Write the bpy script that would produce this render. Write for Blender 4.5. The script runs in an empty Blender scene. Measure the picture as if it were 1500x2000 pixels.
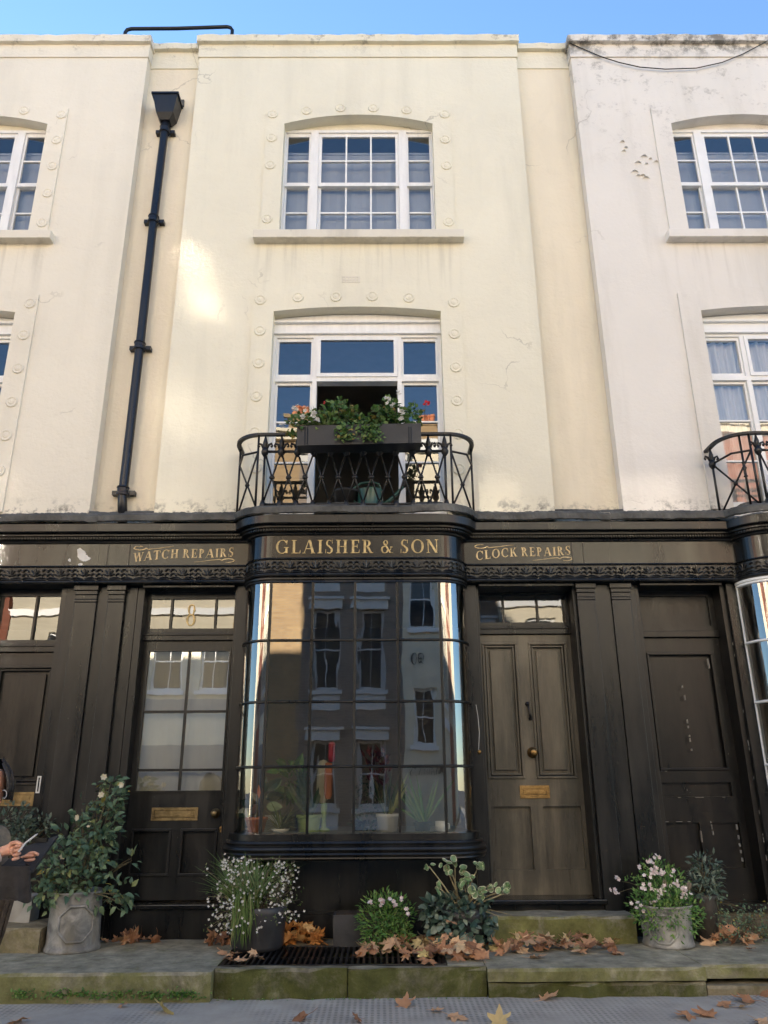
import bpy, bmesh, math, random
from mathutils import Vector, Matrix
R = math.radians
rnd = random.Random(7)
scene = bpy.context.scene
col = scene.collection

# ---------------------------------------------------------------- camera
FPX, PITCH, ROLL, YAW = 1502.0, R(19.507), R(0.349), R(-0.361)
CAM = Vector((0, -6.6, 1.10))
_fw = Vector((-math.sin(YAW)*math.cos(PITCH), math.cos(YAW)*math.cos(PITCH), math.sin(PITCH)))
_r = Vector((math.cos(YAW), math.sin(YAW), 0)); _u = _r.cross(_fw)
_rr = _r*math.cos(ROLL) - _u*math.sin(ROLL); _uu = _r*math.sin(ROLL) + _u*math.cos(ROLL)
cd = bpy.data.cameras.new('camera'); cam = bpy.data.objects.new('camera', cd); col.objects.link(cam)
cd.sensor_fit = 'VERTICAL'; cd.sensor_height = 24; cd.lens = FPX/2000*24; cd.clip_end = 500; cd.clip_start = 0.05
m = Matrix((_rr, _uu, -_fw)).transposed().to_4x4(); m.translation = CAM; cam.matrix_world = m
scene.camera = cam
def at(px, py, y):
    """point of the place at depth y that the survey photo shows at px,py"""
    d = _fw*FPX + _rr*(px-750) + _uu*(1000-py)
    t = (y-CAM.y)/d.y
    return Vector((CAM.x+d.x*t, y, CAM.z+d.z*t))
def ground(px, py, z=0.0):
    d = _fw*FPX + _rr*(px-750) + _uu*(1000-py)
    t = (z-CAM.z)/d.z
    return Vector((CAM.x+d.x*t, CAM.y+d.y*t, z))

# ---------------------------------------------------------------- light
SUN_EL, SUN_AZ = R(15), R(-28)          # behind the terrace, to the left
w = bpy.data.worlds.new('World'); scene.world = w; w.use_nodes = True
nt = w.node_tree; bg = nt.nodes['Background']
sky = nt.nodes.new('ShaderNodeTexSky'); sky.sky_type = 'NISHITA'; sky.sun_disc = False
sky.sun_elevation = SUN_EL; sky.sun_rotation = SUN_AZ; sky.air_density = 1.0; sky.dust_density = 0.1; sky.ozone_density = 3.6
nt.links.new(sky.outputs[0], bg.inputs[0]); bg.inputs[1].default_value = 0.078
sd = bpy.data.lights.new('sun', 'SUN'); sd.energy = 5.0; sd.angle = R(0.5); sd.color = (1, .9, .76)
so = bpy.data.objects.new('sun', sd); col.objects.link(so)
sdir = Vector((math.sin(SUN_AZ)*math.cos(SUN_EL), math.cos(SUN_AZ)*math.cos(SUN_EL), math.sin(SUN_EL)))
so.rotation_euler = sdir.to_track_quat('Z', 'Y').to_euler(); so.location = (0, 10, 30)
vs = scene.view_settings; vs.view_transform = 'Standard'; vs.look = 'None'; vs.gamma = 1; vs.exposure = 2.6
scene.cycles.max_bounces = 10; scene.cycles.transparent_max_bounces = 24; scene.cycles.use_denoising = True
# sunlight thrown back by the windows opposite falls on this wall: let the renderer follow it
scene.cycles.use_guiding = True; scene.cycles.use_surface_guiding = True; scene.cycles.guiding_training_samples = 64
scene.cycles.sample_clamp_indirect = 0; scene.cycles.blur_glossy = 0.0

# ---------------------------------------------------------------- materials
M = {}
class NT:
    def __init__(s, name):
        s.m = bpy.data.materials.new(name); s.m.use_nodes = True; s.t = s.m.node_tree
        s.b = s.t.nodes['Principled BSDF']; s.out = s.t.nodes['Material Output']; M[name] = s.m
        s._pos = None
    def n(s, typ, **kw):
        x = s.t.nodes.new('ShaderNode'+typ)
        for k, v in kw.items():
            if hasattr(x, k): setattr(x, k, v)
        return x
    def l(s, a, b): s.t.links.new(a, b)
    def pos(s, sc=(1,1,1), obj=False):
        g = s.n('TexCoord').outputs['Object'] if obj else s.n('NewGeometry').outputs['Position']
        mp = s.n('Mapping'); s.l(g, mp.inputs[0]); mp.inputs['Scale'].default_value = sc
        return mp.outputs[0]
    def noise(s, scale, detail=4, rough=.55, sc=(1,1,1), obj=False, dist=0):
        x = s.n('TexNoise'); x.inputs['Scale'].default_value = scale; x.inputs['Detail'].default_value = detail
        x.inputs['Roughness'].default_value = rough; x.inputs['Distortion'].default_value = dist
        s.l(s.pos(sc, obj), x.inputs['Vector']); return x.outputs[0]
    def ramp(s, f, a, b, c0=(0,0,0,1), c1=(1,1,1,1)):
        x = s.n('ValToRGB'); e = x.color_ramp.elements
        e[0].position = a; e[1].position = b; e[0].color = c0; e[1].color = c1
        s.l(f, x.inputs[0]); return x.outputs[0]
    def math(s, op, a, b=None, clamp=False):
        x = s.n('Math'); x.operation = op; x.use_clamp = clamp
        for i, v in enumerate((a, b)):
            if v is None: continue
            if isinstance(v, (int, float)): x.inputs[i].default_value = v
            else: s.l(v, x.inputs[i])
        return x.outputs[0]
    def mix(s, f, a, b, mode='MIX'):
        x = s.n('MixRGB'); x.blend_type = mode
        for i, v in enumerate((f, a, b)):
            if isinstance(v, (int, float)): x.inputs[i].default_value = v if i == 0 else (v,)*3+(1,)
            elif isinstance(v, tuple): x.inputs[i].default_value = (*v[:3], 1)
            else: s.l(v, x.inputs[i])
        return x.outputs[0]
    def sep(s):
        x = s.n('SeparateXYZ'); s.l(s.n('NewGeometry').outputs['Position'], x.inputs[0]); return x.outputs
    def bump(s, h, strength=.3, dist=.01):
        x = s.n('Bump'); x.inputs['Strength'].default_value = strength; x.inputs['Distance'].default_value = dist
        s.l(h, x.inputs['Height']); s.l(x.outputs[0], s.b.inputs['Normal']); return x
    def set(s, base=None, rough=None, spec=None, metal=None):
        for k, v in (('Base Color', base), ('Roughness', rough), ('Specular IOR Level', spec), ('Metallic', metal)):
            if v is None: continue
            if isinstance(v, (int, float)): s.b.inputs[k].default_value = v
            elif isinstance(v, tuple): s.b.inputs[k].default_value = (*v[:3], 1)
            else: s.l(v, s.b.inputs[k])

def simple(name, base, rough=.6, var=.25, scale=8, bump=.15, metal=0, spec=.5, obj=False, stretch=(1,1,1), bscale=None):
    a = NT(name); n = a.noise(scale, 5, sc=stretch, obj=obj)
    lo = tuple(c*(1-var) for c in base); hi = tuple(min(1, c*(1+var)) for c in base)
    a.set(a.ramp(n, .3, .7, (*lo,1), (*hi,1)), rough, spec, metal)
    if bump: a.bump(a.noise(bscale or scale*4, 4, obj=obj), bump, .01)
    return a

def stucco(name, base, dirt, grime):
    a = NT(name)
    big = a.noise(.7, 5, .6); c = a.mix(a.ramp(big, .35, .7), base, tuple(b*.92 for b in base))
    vo = a.n('TexVoronoi'); vo.inputs['Scale'].default_value = .8; a.l(a.pos((1, 1, .7)), vo.inputs['Vector'])
    c = a.mix(a.math('MULTIPLY', a.ramp(vo.outputs['Color'], .55, .6), .10), c, tuple(b*.82 for b in base))      # patch repairs
    st = a.noise(1.6, 5, .6, sc=(1.3, 1, .16)); c = a.mix(a.math('MULTIPLY', a.ramp(st, .5, .8), dirt), c, (.38, .35, .28))
    sp = a.noise(5, 8, .7); c = a.mix(a.math('MULTIPLY', a.ramp(sp, .60, .74), .25*dirt), c, (.3, .28, .24))
    x, y, z = a.sep()
    # runs of dirt under the window sills
    dr = a.noise(9, 4, .6, sc=(1, 1, .06)); u = a.math('MULTIPLY', a.math('MULTIPLY', a.math('SUBTRACT', z, 5.6), 1.3, True), a.math('LESS_THAN', z, 6.41))
    xd = a.math('MINIMUM', a.math('MINIMUM', a.math('ABSOLUTE', a.math('ADD', x, .215)), a.math('ABSOLUTE', a.math('ADD', x, 4.465))), a.math('ABSOLUTE', a.math('SUBTRACT', x, 4.07)))
    u = a.math('MULTIPLY', u, a.math('MULTIPLY', a.math('SUBTRACT', 1.12, xd), 6, True))
    c = a.mix(a.math('MULTIPLY', a.math('MULTIPLY', u, a.ramp(dr, .5, .68)), .35), c, (.36, .33, .27))
    # hairline cracks, here and there
    vc = a.n('TexVoronoi'); vc.feature = 'DISTANCE_TO_EDGE'; vc.inputs['Scale'].default_value = .9
    nd = a.n('TexNoise'); nd.inputs['Scale'].default_value = 3; nd.inputs['Detail'].default_value = 6; a.l(a.pos(), nd.inputs['Vector'])
    vm = a.n('VectorMath', operation='MULTIPLY_ADD'); a.l(nd.outputs['Color'], vm.inputs[0]); vm.inputs[1].default_value = (.5,.5,.5); a.l(a.pos(), vm.inputs[2]); a.l(vm.outputs[0], vc.inputs['Vector'])
    ck = a.math('MULTIPLY', a.math('LESS_THAN', vc.outputs['Distance'], .006), a.ramp(a.noise(1.1, 3, .5), .57, .64)); c = a.mix(a.math('MULTIPLY', ck, .35), c, (.25, .22, .18))
    g1 = a.noise(4.2, 10, .78); g2 = a.noise(13, 6, .7, sc=(1, 1, 1.6))
    z0, k = (9.0, 3.0) if grime < 1 else (7.2, .5)
    top = a.math('MULTIPLY', a.math('SUBTRACT', z, z0), k, True); band = a.math('MULTIPLY', a.math('SUBTRACT', z, 8.9), 4, True)
    gm = a.math('MULTIPLY', a.ramp(a.math('ADD', a.math('MULTIPLY', g1, .75), a.math('MULTIPLY', g2, .25)), .545-(.0 if grime < 1 else .012), .60), top)
    if grime >= 1: gm = a.math('MAXIMUM', a.math('MULTIPLY', gm, .6), a.math('MULTIPLY', a.ramp(g1, .48, .58), band))
    c = a.mix(a.math('MULTIPLY', gm, .8), c, (.12, .115, .10))
    base_n = a.math('MULTIPLY', a.math('SUBTRACT', 3.60, z), 6, True)
    bn = a.noise(9, 6, .7); c = a.mix(a.math('MULTIPLY', base_n, a.ramp(bn, .5, .62)), c, (.16, .15, .13))
    a.set(c, .85, .2)
    h1 = a.noise(2.2, 6, .6, sc=(1, 1, 1.3)); h2 = a.noise(28, 4, .6)
    h = a.mix(.18, h1, h2); h = a.mix(a.math('MULTIPLY', ck, .5), h, 0.0)
    if grime >= 1: h = a.mix(.35, h, a.math('SUBTRACT', 1.0, gm))
    a.bump(h, .5, .035)
stucco('cream_stucco', (.79, .745, .60), .30, .5)
stucco('cream_recess_bounce', (.80, .72, .56), .35, .5)  # yellow light bouncing inside the recesses is put into this colour
stucco('cream_stucco_left', (.79, .735, .615), .22, .4)
stucco('pink_stucco', (.78, .74, .675), .42, 1.0)
stucco('stone_trim', (.74, .69, .58), .8, .5)

def black_paint(name, base, dust, amt, rough=.33, chips=0.0, grain=.2):
    a = NT(name)
    n1 = a.noise(2.3, 8, .7, sc=(2.2, 2.2, .3)); n2 = a.noise(14, 6, .7)
    c = a.mix(a.math('MULTIPLY', a.ramp(n1, .44, .64), amt), base, dust)
    c = a.mix(a.math('MULTIPLY', a.ramp(n2, .4, .95), amt*.25), c, dust)
    if chips:
        v = a.noise(60, 3, .6, sc=(1.6, 1.6, .5)); g = a.noise(3.1, 3, .5)
        k = a.math('MULTIPLY', a.ramp(v, .72, .75), a.ramp(g, .58, .63)); c = a.mix(a.math('MULTIPLY', k, chips), c, (.5, .48, .42))
    a.set(c, a.ramp(n1, .35, .7, (rough*.85,)*3+(1,), (min(1, rough+.18),)*3+(1,)), .4)
    a.bump(a.mix(.2, a.noise(5, 6, .6, sc=(4, 4, .3)), a.noise(60, 2)), grain, .005)
black_paint('black_paint', (.0045, .0048, .005), (.019, .0185, .017), .9, .28, .5)
black_paint('frieze_paint', (.008, .0083, .0085), (.028, .027, .024), .9, .28, 0, .1)
black_paint('black_gloss', (.0035, .0038, .004), (.011, .0103, .009), .45, .14, 0, .12)
black_paint('weathered_door_paint', (.062, .055, .040), (.135, .118, .084), 1.0, .30, .3, .35)
black_paint('dark_door_paint', (.0045, .004, .0036), (.016, .0135, .0105), .9, .32, 1.0, .25)
black_paint('left_door_paint', (.006, .006, .0056), (.03, .025, .018), .9, .3, .6, .25)
black_paint('cast_iron', (.005, .005, .0055), (.016, .0145, .013), .5, .34, 0, .15)
black_paint('pipe_paint', (.006, .007, .011), (.014, .017, .023), .4, .28, 0, .1)
simple('white_paint', (.80, .79, .76), .45, .06, 7, .25, stretch=(3,3,.5))
simple('fresh_white_paint', (.82, .82, .80), .35, .03, 7, .08)
simple('lead_sheet', (.06, .06, .055), .6, .7, 5, .6)
simple('dark_room', (.24, .215, .185), .9, .2, 2, 0)
simple('shelf_paint', (.42, .42, .40), .6, .1, 6, .1)
simple('grey_blind', (.36, .39, .43), .9, .05, 2, 0)
simple('blind_cloth', (.68, .67, .62), .9, .05, 2, 0)
simple('net_curtain', (.62, .63, .64), .9, .1, 12, 0, stretch=(6,6,.3))
simple('brass', (.30, .19, .075), .42, .35, 18, .2, metal=1)
simple('old_brass', (.22, .165, .085), .5, .4, 18, .3, metal=1)
simple('brown_plastic', (.05, .044, .038), .55, .2, 9, .1)
simple('gold_leaf', (.46, .35, .165), .5, .4, 30, .1, metal=.3)
simple('grey_gold', (.55, .42, .22), .5, .35, 30, .1, metal=.0)
simple('terracotta', (.55, .20, .10), .8, .15, 9, .1)
simple('white_ceramic', (.75, .73, .70), .35, .08, 9, .05)
simple('green_ceramic', (.32, .42, .13), .4, .15, 9, .05)
simple('grey_plastic', (.014, .014, .015), .5, .2, 9, .1)
simple('dark_planter', (.03, .03, .032), .5, .4, 5, .2)
simple('soil', (.03, .022, .015), .95, .3, 30, .6)
simple('green_enamel', (.02, .075, .06), .3, .2, 8, .05)
simple('jacket_wool', (.17, .145, .11), .95, .2, 60, .5)
simple('pale_cuff', (.62, .56, .52), .9, .08, 40, .3)
simple('black_cloth', (.02, .018, .018), .9, .4, 30, .3)
simple('brown_fringe', (.035, .026, .018), .95, .4, 40, .4)
simple('board_black', (.012, .012, .013), .55, .3, 20, .15)
simple('hair', (.012, .008, .006), .5, .3, 60, .3)
simple('pencil_grey', (.42, .42, .42), .4, .1, 20, 0)
simple('plaster', (.62, .61, .58), .8, .1, 10, .1)
simple('old_primer', (.34, .32, .28), .8, .3, 30, .1)
simple('paper', (.6, .6, .58), .8, .06, 10, 0)
simple('red_plastic', (.45, .03, .05), .4, .2, 10, 0)
simple('stem', (.10, .085, .045), .8, .3, 20, .2)
simple('pale_stem', (.24, .20, .11), .8, .3, 20, .2)
simple('old_step', (.33,.32,.29), .9, .25, 6, .4)
simple('weathered_wood', (.12, .1, .07), .8, .3, 12, .3)
a = NT('skin'); n = a.noise(20, 4); a.set(a.ramp(n, .3, .7, (.52,.26,.17,1), (.60,.32,.22,1)), .5); a.b.inputs['Subsurface Weight'].default_value = .12; a.b.inputs['Subsurface Radius'].default_value = (.01,.004,.002)
# galvanised / lead planter
a = NT('lead_planter'); n1 = a.noise(7, 7, .65, dist=.6); n2 = a.noise(3, 4, .5, sc=(2,2,.5))
c = a.mix(a.ramp(n1, .35, .68), (.10,.10,.095), (.34,.33,.30)); c = a.mix(a.ramp(n2, .55, .7), c, (.17,.15,.11))
a.set(c, .62, .4); a.bump(n1, .4, .01)
# stone with moss
def stone(name, base, moss, amt):
    a = NT(name); n1 = a.noise(6, 7, .65); n2 = a.noise(3.2, 10, .78, dist=.4); n3 = a.noise(40, 3); n4 = a.noise(9, 8, .7)
    c = a.mix(a.ramp(n1, .35, .7), tuple(b*.6 for b in base), tuple(b*1.12 for b in base))
    g = a.n('SeparateXYZ'); a.l(a.n('NewGeometry').outputs['Normal'], g.inputs[0])
    side = a.math('SUBTRACT', 1.0, a.math('ABSOLUTE', g.outputs[2]))
    k = a.math('ADD', a.math('MULTIPLY', n2, .75), a.math('MULTIPLY', side, .2*amt))
    c = a.mix(a.ramp(k, .53-.15*amt, .66-.15*amt), c, moss)
    c = a.mix(a.math('MULTIPLY', a.ramp(n3, .6, .75), .5), c, tuple(b*1.3 for b in moss))
    c = a.mix(1.0, c, a.ramp(n4, .3, .7, (.5,.5,.48,1), (1.15,1.15,1.12,1)), 'MULTIPLY')
    a.set(c, .9, .2); a.bump(a.mix(.5, n4, n3), .7, .014)
stone('paving_stone', (.36, .335, .255), (.19, .19, .085), .8)
stone('kerb_stone', (.24, .22, .165), (.085, .092, .03), .8)
stone('step_stone', (.32, .30, .235), (.16, .16, .06), .85)
stone('sandstone', (.30, .26, .18), (.16, .145, .06), .5)
# street: dimpled footway slabs
a = NT('dimpled_paving')
p = a.pos((28, 28, 28)); fr = a.n('VectorMath', operation='FRACTION'); a.l(p, fr.inputs[0])
sx = a.n('SeparateXYZ'); a.l(fr.outputs[0], sx.inputs[0])
dx = a.math('SUBTRACT', sx.outputs[0], .5); dy = a.math('SUBTRACT', sx.outputs[1], .5)
dd = a.math('SQRT', a.math('ADD', a.math('MULTIPLY', dx, dx), a.math('MULTIPLY', dy, dy)))
dim = a.ramp(dd, .22, .36); patch = a.ramp(a.noise(1.3, 4, .5), .42, .56)
dim2 = a.mix(patch, dim, 1.0)
n1 = a.noise(5, 6, .6); n2 = a.noise(60, 3)
c = a.mix(a.ramp(n1, .3, .7), (.29,.272,.24), (.39,.37,.33)); c = a.mix(a.math('MULTIPLY', a.math('SUBTRACT', 1.0, dim2), .62), c, (.10,.096,.087))
c = a.mix(a.math('MULTIPLY', a.ramp(n2, .6, .75), .35), c, (.45,.43,.40))
a.set(c, .85, .3); a.bump(a.mix(.3, dim2, n2), .5, .008)
simple('asphalt', (.05,.05,.052), .85, .25, 20, .5)
# brick
def brick(name, c1, c2, mortar):
    a = NT(name); b = a.n('TexBrick'); g = a.n('NewGeometry').outputs['Position']
    sx = a.n('SeparateXYZ'); a.l(g, sx.inputs[0]); cb = a.n('CombineXYZ')
    a.l(a.math('ADD', sx.outputs[0], sx.outputs[1]), cb.inputs[0]); a.l(sx.outputs[2], cb.inputs[1]); a.l(cb.outputs[0], b.inputs['Vector'])
    b.inputs['Scale'].default_value = 1; b.inputs['Brick Width'].default_value = .225; b.inputs['Row Height'].default_value = .075; b.inputs['Mortar Size'].default_value = .006
    b.inputs['Color1'].default_value = (*c1,1); b.inputs['Color2'].default_value = (*c2,1); b.inputs['Mortar'].default_value = (*mortar,1)
    a.set(a.mix(.35, b.outputs[0], a.ramp(a.noise(1.5, 5), .3, .7, (*c2,1), (*c1,1))), .9, .2); a.bump(b.outputs[1], -.3, .01)
brick('dark_brick', (.29,.225,.17), (.18,.14,.115), (.33,.31,.28))
brick('yellow_brick', (.42,.29,.15), (.30,.2,.11), (.3,.27,.22))
brick('red_brick', (.34,.11,.06), (.25,.08,.05), (.3,.26,.22))
simple('cream_render', (.72,.645,.49), .8, .08, 2, .1)
simple('hood_stone', (.62,.60,.56), .8, .1, 2, .1)
simple('shop_cream', (.85,.76,.58), .6, .04, 2, .05)
simple('shop_blue_grey', (.27,.28,.285), .6, .1, 2, .05)
simple('slate', (.07,.075,.085), .6, .25, 8, .2)
# glass
def glass(name, r, wav=.0, tint=(1,1,1)):
    a = NT(name); a.t.nodes.remove(a.b)
    tr = a.n('BsdfTransparent'); gl = a.n('BsdfGlossy'); mx = a.n('MixShader')
    tr.inputs[0].default_value = (*tint,1); gl.inputs['Roughness'].default_value = 0.0
    f = a.n('Fresnel'); f.inputs[0].default_value = 1.5
    fac = a.math('ADD', f.outputs[0], r, True)
    if wav:
        b = a.n('Bump'); b.inputs['Strength'].default_value = wav; b.inputs['Distance'].default_value = .02
        a.l(a.noise(3.0, 2, .4, sc=(1.6,1.6,.45)), b.inputs['Height']); a.l(b.outputs[0], gl.inputs['Normal'])
    a.l(fac, mx.inputs[0]); a.l(tr.outputs[0], mx.inputs[1]); a.l(gl.outputs[0], mx.inputs[2]); a.l(mx.outputs[0], a.out.inputs[0])
glass('window_glass', .12, .05)
glass('shop_glass', .22, .06, (.92,.93,.90))
glass('coated_glass', .36, .03, (.9,.9,.86))
glass('fan_glass', .065, .05)
simple('dark_glass', (.02,.025,.03), .04, .1, 2, 0)
simple('mirror_glass', (.9,.88,.84), .05, .02, 2, 0, metal=.22)
simple('dull_mirror_glass', (.9,.88,.84), .09, .02, 2, 0, metal=.20)
# foliage, petals, dead leaves (tint = per-leaf random value stored on the mesh)
def leafmat(name, cols, rough=.45, trans=.25, objinfo=False):
    a = NT(name)
    if objinfo: f = a.n('ObjectInfo').outputs['Random']
    else: at_ = a.n('Attribute'); at_.attribute_name = 'tint'; f = at_.outputs['Fac']
    x = a.n('ValToRGB'); e = x.color_ramp.elements
    while len(e) < len(cols): e.new(.5)
    for i, (p, c) in enumerate(cols): e[i].position = p; e[i].color = (*c, 1)
    a.l(f, x.inputs[0]); cc = x.outputs[0]
    n = a.noise(35 if objinfo else 20, 4, .6, obj=objinfo); cc = a.mix(.5, cc, a.mix(n, cc, a.mix(1.0, cc, (.45,.4,.35), 'MULTIPLY')))
    a.set(cc, rough, .4)
    tl = a.n('BsdfTranslucent'); a.l(cc, tl.inputs[0]); mx = a.n('MixShader'); mx.inputs[0].default_value = trans
    a.l(a.b.outputs[0], mx.inputs[1]); a.l(tl.outputs[0], mx.inputs[2]); a.l(mx.outputs[0], a.out.inputs[0])
leafmat('rose_leaf', [(0,(.05,.10,.06)),(.5,(.11,.185,.11)),(.85,(.19,.28,.15)),(.95,(.26,.27,.08)),(1,(.42,.33,.06))])
leafmat('fresh_leaf', [(0,(.05,.13,.025)),(.6,(.11,.25,.05)),(1,(.24,.36,.09))])
leafmat('geranium_leaf', [(0,(.04,.10,.025)),(.6,(.09,.19,.045)),(.92,(.18,.26,.07)),(1,(.36,.24,.06))])
leafmat('grass_leaf', [(0,(.06,.12,.025)),(.6,(.13,.22,.06)),(1,(.26,.28,.12))])
leafmat('ivy_leaf', [(0,(.03,.06,.045)),(.5,(.065,.11,.08)),(.75,(.16,.21,.16)),(1,(.28,.33,.25))], .35)
leafmat('grey_leaf', [(0,(.05,.085,.06)),(.6,(.10,.15,.11)),(1,(.22,.27,.21))])
leafmat('variegated_leaf', [(0,(.13,.24,.10)),(.45,(.25,.36,.18)),(.55,(.6,.62,.42)),(1,(.68,.68,.5))])
leafmat('rubber_leaf', [(0,(.01,.035,.02)),(.5,(.02,.06,.035)),(.75,(.22,.32,.16)),(1,(.35,.42,.25))], .2, .1)
leafmat('snake_leaf', [(0,(.02,.05,.02)),(.6,(.04,.09,.03)),(.7,(.3,.33,.09)),(1,(.4,.4,.12))], .35, .1)
leafmat('red_leaf', [(0,(.05,.010,.012)),(.6,(.14,.02,.024)),(1,(.22,.05,.04))])
leafmat('white_petal', [(0,(.62,.61,.55)),(1,(.80,.79,.74))], .6, .3)
leafmat('pink_petal', [(0,(.74,.56,.56)),(.5,(.8,.72,.70)),(1,(.82,.79,.77))], .6, .3)
leafmat('red_petal', [(0,(.6,.02,.03)),(1,(.75,.05,.06))], .6, .3)
leafmat('cream_petal', [(0,(.75,.68,.45)),(1,(.8,.76,.62))], .6, .3)
leafmat('dead_leaf', [(0,(.26,.125,.065)),(.3,(.47,.24,.12)),(.6,(.62,.35,.19)),(.85,(.68,.48,.29)),(1,(.62,.50,.2))], .65, .2, True)
leafmat('bright_dead_leaf', [(0,(.62,.25,.06)),(.5,(.85,.42,.13)),(1,(.88,.55,.22))], .6, .25, True)

# ---------------------------------------------------------------- mesh helpers
class MB:
    def __init__(s): s.v = []; s.f = []; s.t = []; s.mi = []; s.tint = 0.5; s.cm = 0
    def av(s, p): s.v.append(tuple(p)); s.t.append(s.tint); return len(s.v)-1
    def face(s, idx): s.f.append(tuple(idx)); s.mi.append(s.cm)
    def poly(s, pts): s.face([s.av(p) for p in pts])
    def box(s, x0, x1, y0, y1, z0, z1):
        i = [s.av(p) for p in ((x0,y0,z0),(x1,y0,z0),(x1,y1,z0),(x0,y1,z0),(x0,y0,z1),(x1,y0,z1),(x1,y1,z1),(x0,y1,z1))]
        for q in ((0,1,5,4),(1,2,6,5),(2,3,7,6),(3,0,4,7),(4,5,6,7),(3,2,1,0)): s.face([i[k] for k in q])
        return s
    def grid(s, rows, close_u=False, close_v=False):
        ids = [[s.av(p) for p in r] for r in rows]; nr, nc = len(ids), len(ids[0])
        for a in range(nr if close_v else nr-1):
            for b in range(nc if close_u else nc-1):
                s.face((ids[a][b], ids[a][(b+1) % nc], ids[(a+1) % nr][(b+1) % nc], ids[(a+1) % nr][b]))
        return ids
    def tube(s, pts, r, n=6, cap=True):
        pts = [Vector(p) for p in pts]; rows = []; up = None
        for i, p in enumerate(pts):
            d = (pts[min(i+1, len(pts)-1)]-pts[max(i-1, 0)])
            d = d.normalized() if d.length > 1e-9 else Vector((0,0,1))
            if up is None: up = Vector((0,0,1)) if abs(d.z) < .9 else Vector((1,0,0))
            x = d.cross(up)
            if x.length < 1e-6: x = d.cross(Vector((0,1,.3)))
            x.normalize(); y = x.cross(d).normalized(); up = y
            rr = r[i] if isinstance(r, (list, tuple)) else r
            rows.append([p+(x*math.cos(2*math.pi*k/n)+y*math.sin(2*math.pi*k/n))*rr for k in range(n)])
        ids = s.grid(rows, close_u=True)
        if cap: s.face(ids[0][::-1]); s.face(ids[-1])
        return s
    def lathe(s, prof, c=(0,0,0), n=24, axis='z', lobes=0, amp=0):
        rows = []
        for r, h in prof:
            row = []
            for k in range(n):
                a_ = 2*math.pi*k/n; q = r*(1+amp*math.cos(lobes*a_))
                if axis == 'z': row.append((c[0]+q*math.cos(a_), c[1]+q*math.sin(a_), c[2]+h))
                else: row.append((c[0]+q*math.cos(a_), c[1]-h, c[2]+q*math.sin(a_)))   # axis -y
            rows.append(row)
        s.grid(rows, close_u=True); return s
    def ball(s, c, r, n=8, sq=(1,1,1)):
        rows = []
        for i in range(n//2+1):
            t = math.pi*i/(n//2)
            rows.append([(c[0]+sq[0]*r*math.sin(t)*math.cos(2*math.pi*k/n)+0, c[1]+sq[1]*r*math.sin(t)*math.sin(2*math.pi*k/n), c[2]+sq[2]*r*math.cos(t)) for k in range(n)])
        s.grid(rows, close_u=True); return s
    def plate(s, outer, holes, y0, y1, sides=True, back=False):
        """outline in x,z with holes; front face at y0, edges run back to y1"""
        bm = bmesh.new(); es = []; loops = [outer]+list(holes)
        for lp in loops:
            vv = [bm.verts.new((p[0], y0, p[1])) for p in lp]
            for i in range(len(vv)): es.append(bm.edges.new((vv[i], vv[(i+1) % len(vv)])))
        bmesh.ops.triangle_fill(bm, use_beauty=True, use_dissolve=False, edges=es, normal=(0,-1,0))
        bm.verts.index_update(); base = len(s.v)
        for v in bm.verts: s.av(v.co)
        for f in bm.faces: s.face([base+v.index for v in f.verts])
        if back:
            b2 = len(s.v)
            for v in bm.verts: s.av((v.co.x, y1, v.co.z))
            for f in bm.faces: s.face([b2+v.index for v in reversed(f.verts)])
        bm.free()
        for k, lp in enumerate(loops):
            if k == 0 and not sides: continue
            n = len(lp)
            for i in range(n):
                p, q = lp[i], lp[(i+1) % n]
                s.poly([(p[0],y0,p[1]),(q[0],y0,q[1]),(q[0],y1,q[1]),(p[0],y1,p[1])])
        return s
    def leaf(s, p, d, nrm, L, W, fold=.25, droop=.2, seg=3):
        d = Vector(d).normalized(); x = d.cross(Vector(nrm))
        if x.length < 1e-4: x = d.cross(Vector((.3,.5,.8)))
        x.normalize(); u = x.cross(d); p = Vector(p); s.tint = rnd.random()
        mid = []; lf = []; rt = []
        for i in range(seg+1):
            t = i/seg; c = p+d*(L*t)-u*(droop*L*t*t)
            wd = W*.5*math.sin(math.pi*(t**.8))*(1 if 0 < i < seg else 0)
            mid.append(s.av(c))
            if 0 < i < seg: lf.append(s.av(c-x*wd+u*(fold*wd))); rt.append(s.av(c+x*wd+u*(fold*wd)))
        s.face((mid[0], mid[1], lf[0])); s.face((mid[0], rt[0], mid[1]))
        for i in range(1, seg-1):
            s.face((mid[i], mid[i+1], lf[i], lf[i-1])); s.face((mid[i], rt[i-1], rt[i], mid[i+1]))
        s.face((mid[seg-1], mid[seg], lf[-1])); s.face((mid[seg-1], rt[-1], mid[seg]))
    def build(s, name, mats, parent=None, smooth=False, bevel=0, loc=None):
        me = bpy.data.meshes.new(name); me.from_pydata(s.v, [], s.f)
        if not isinstance(mats, (list, tuple)): mats = [mats]
        for mm in mats: me.materials.append(M[mm])
        if len(mats) > 1: me.polygons.foreach_set('material_index', s.mi)
        at_ = me.attributes.new('tint', 'FLOAT', 'POINT'); at_.data.foreach_set('value', s.t)
        me.validate(); 
        if smooth: me.polygons.foreach_set('use_smooth', [True]*len(me.polygons))
        me.update()
        o = bpy.data.objects.new(name, me); col.objects.link(o)
        if parent: o.parent = parent
        if loc is not None: o.location = loc
        if bevel:
            b = o.modifiers.new('bevel', 'BEVEL'); b.width = bevel; b.segments = 2; b.limit_method = 'ANGLE'; b.angle_limit = R(40); b.harden_normals = False
        return o
def recalc(o):
    bm = bmesh.new(); bm.from_mesh(o.data); bmesh.ops.recalc_face_normals(bm, faces=bm.faces); bm.to_mesh(o.data); bm.free(); return o
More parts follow.
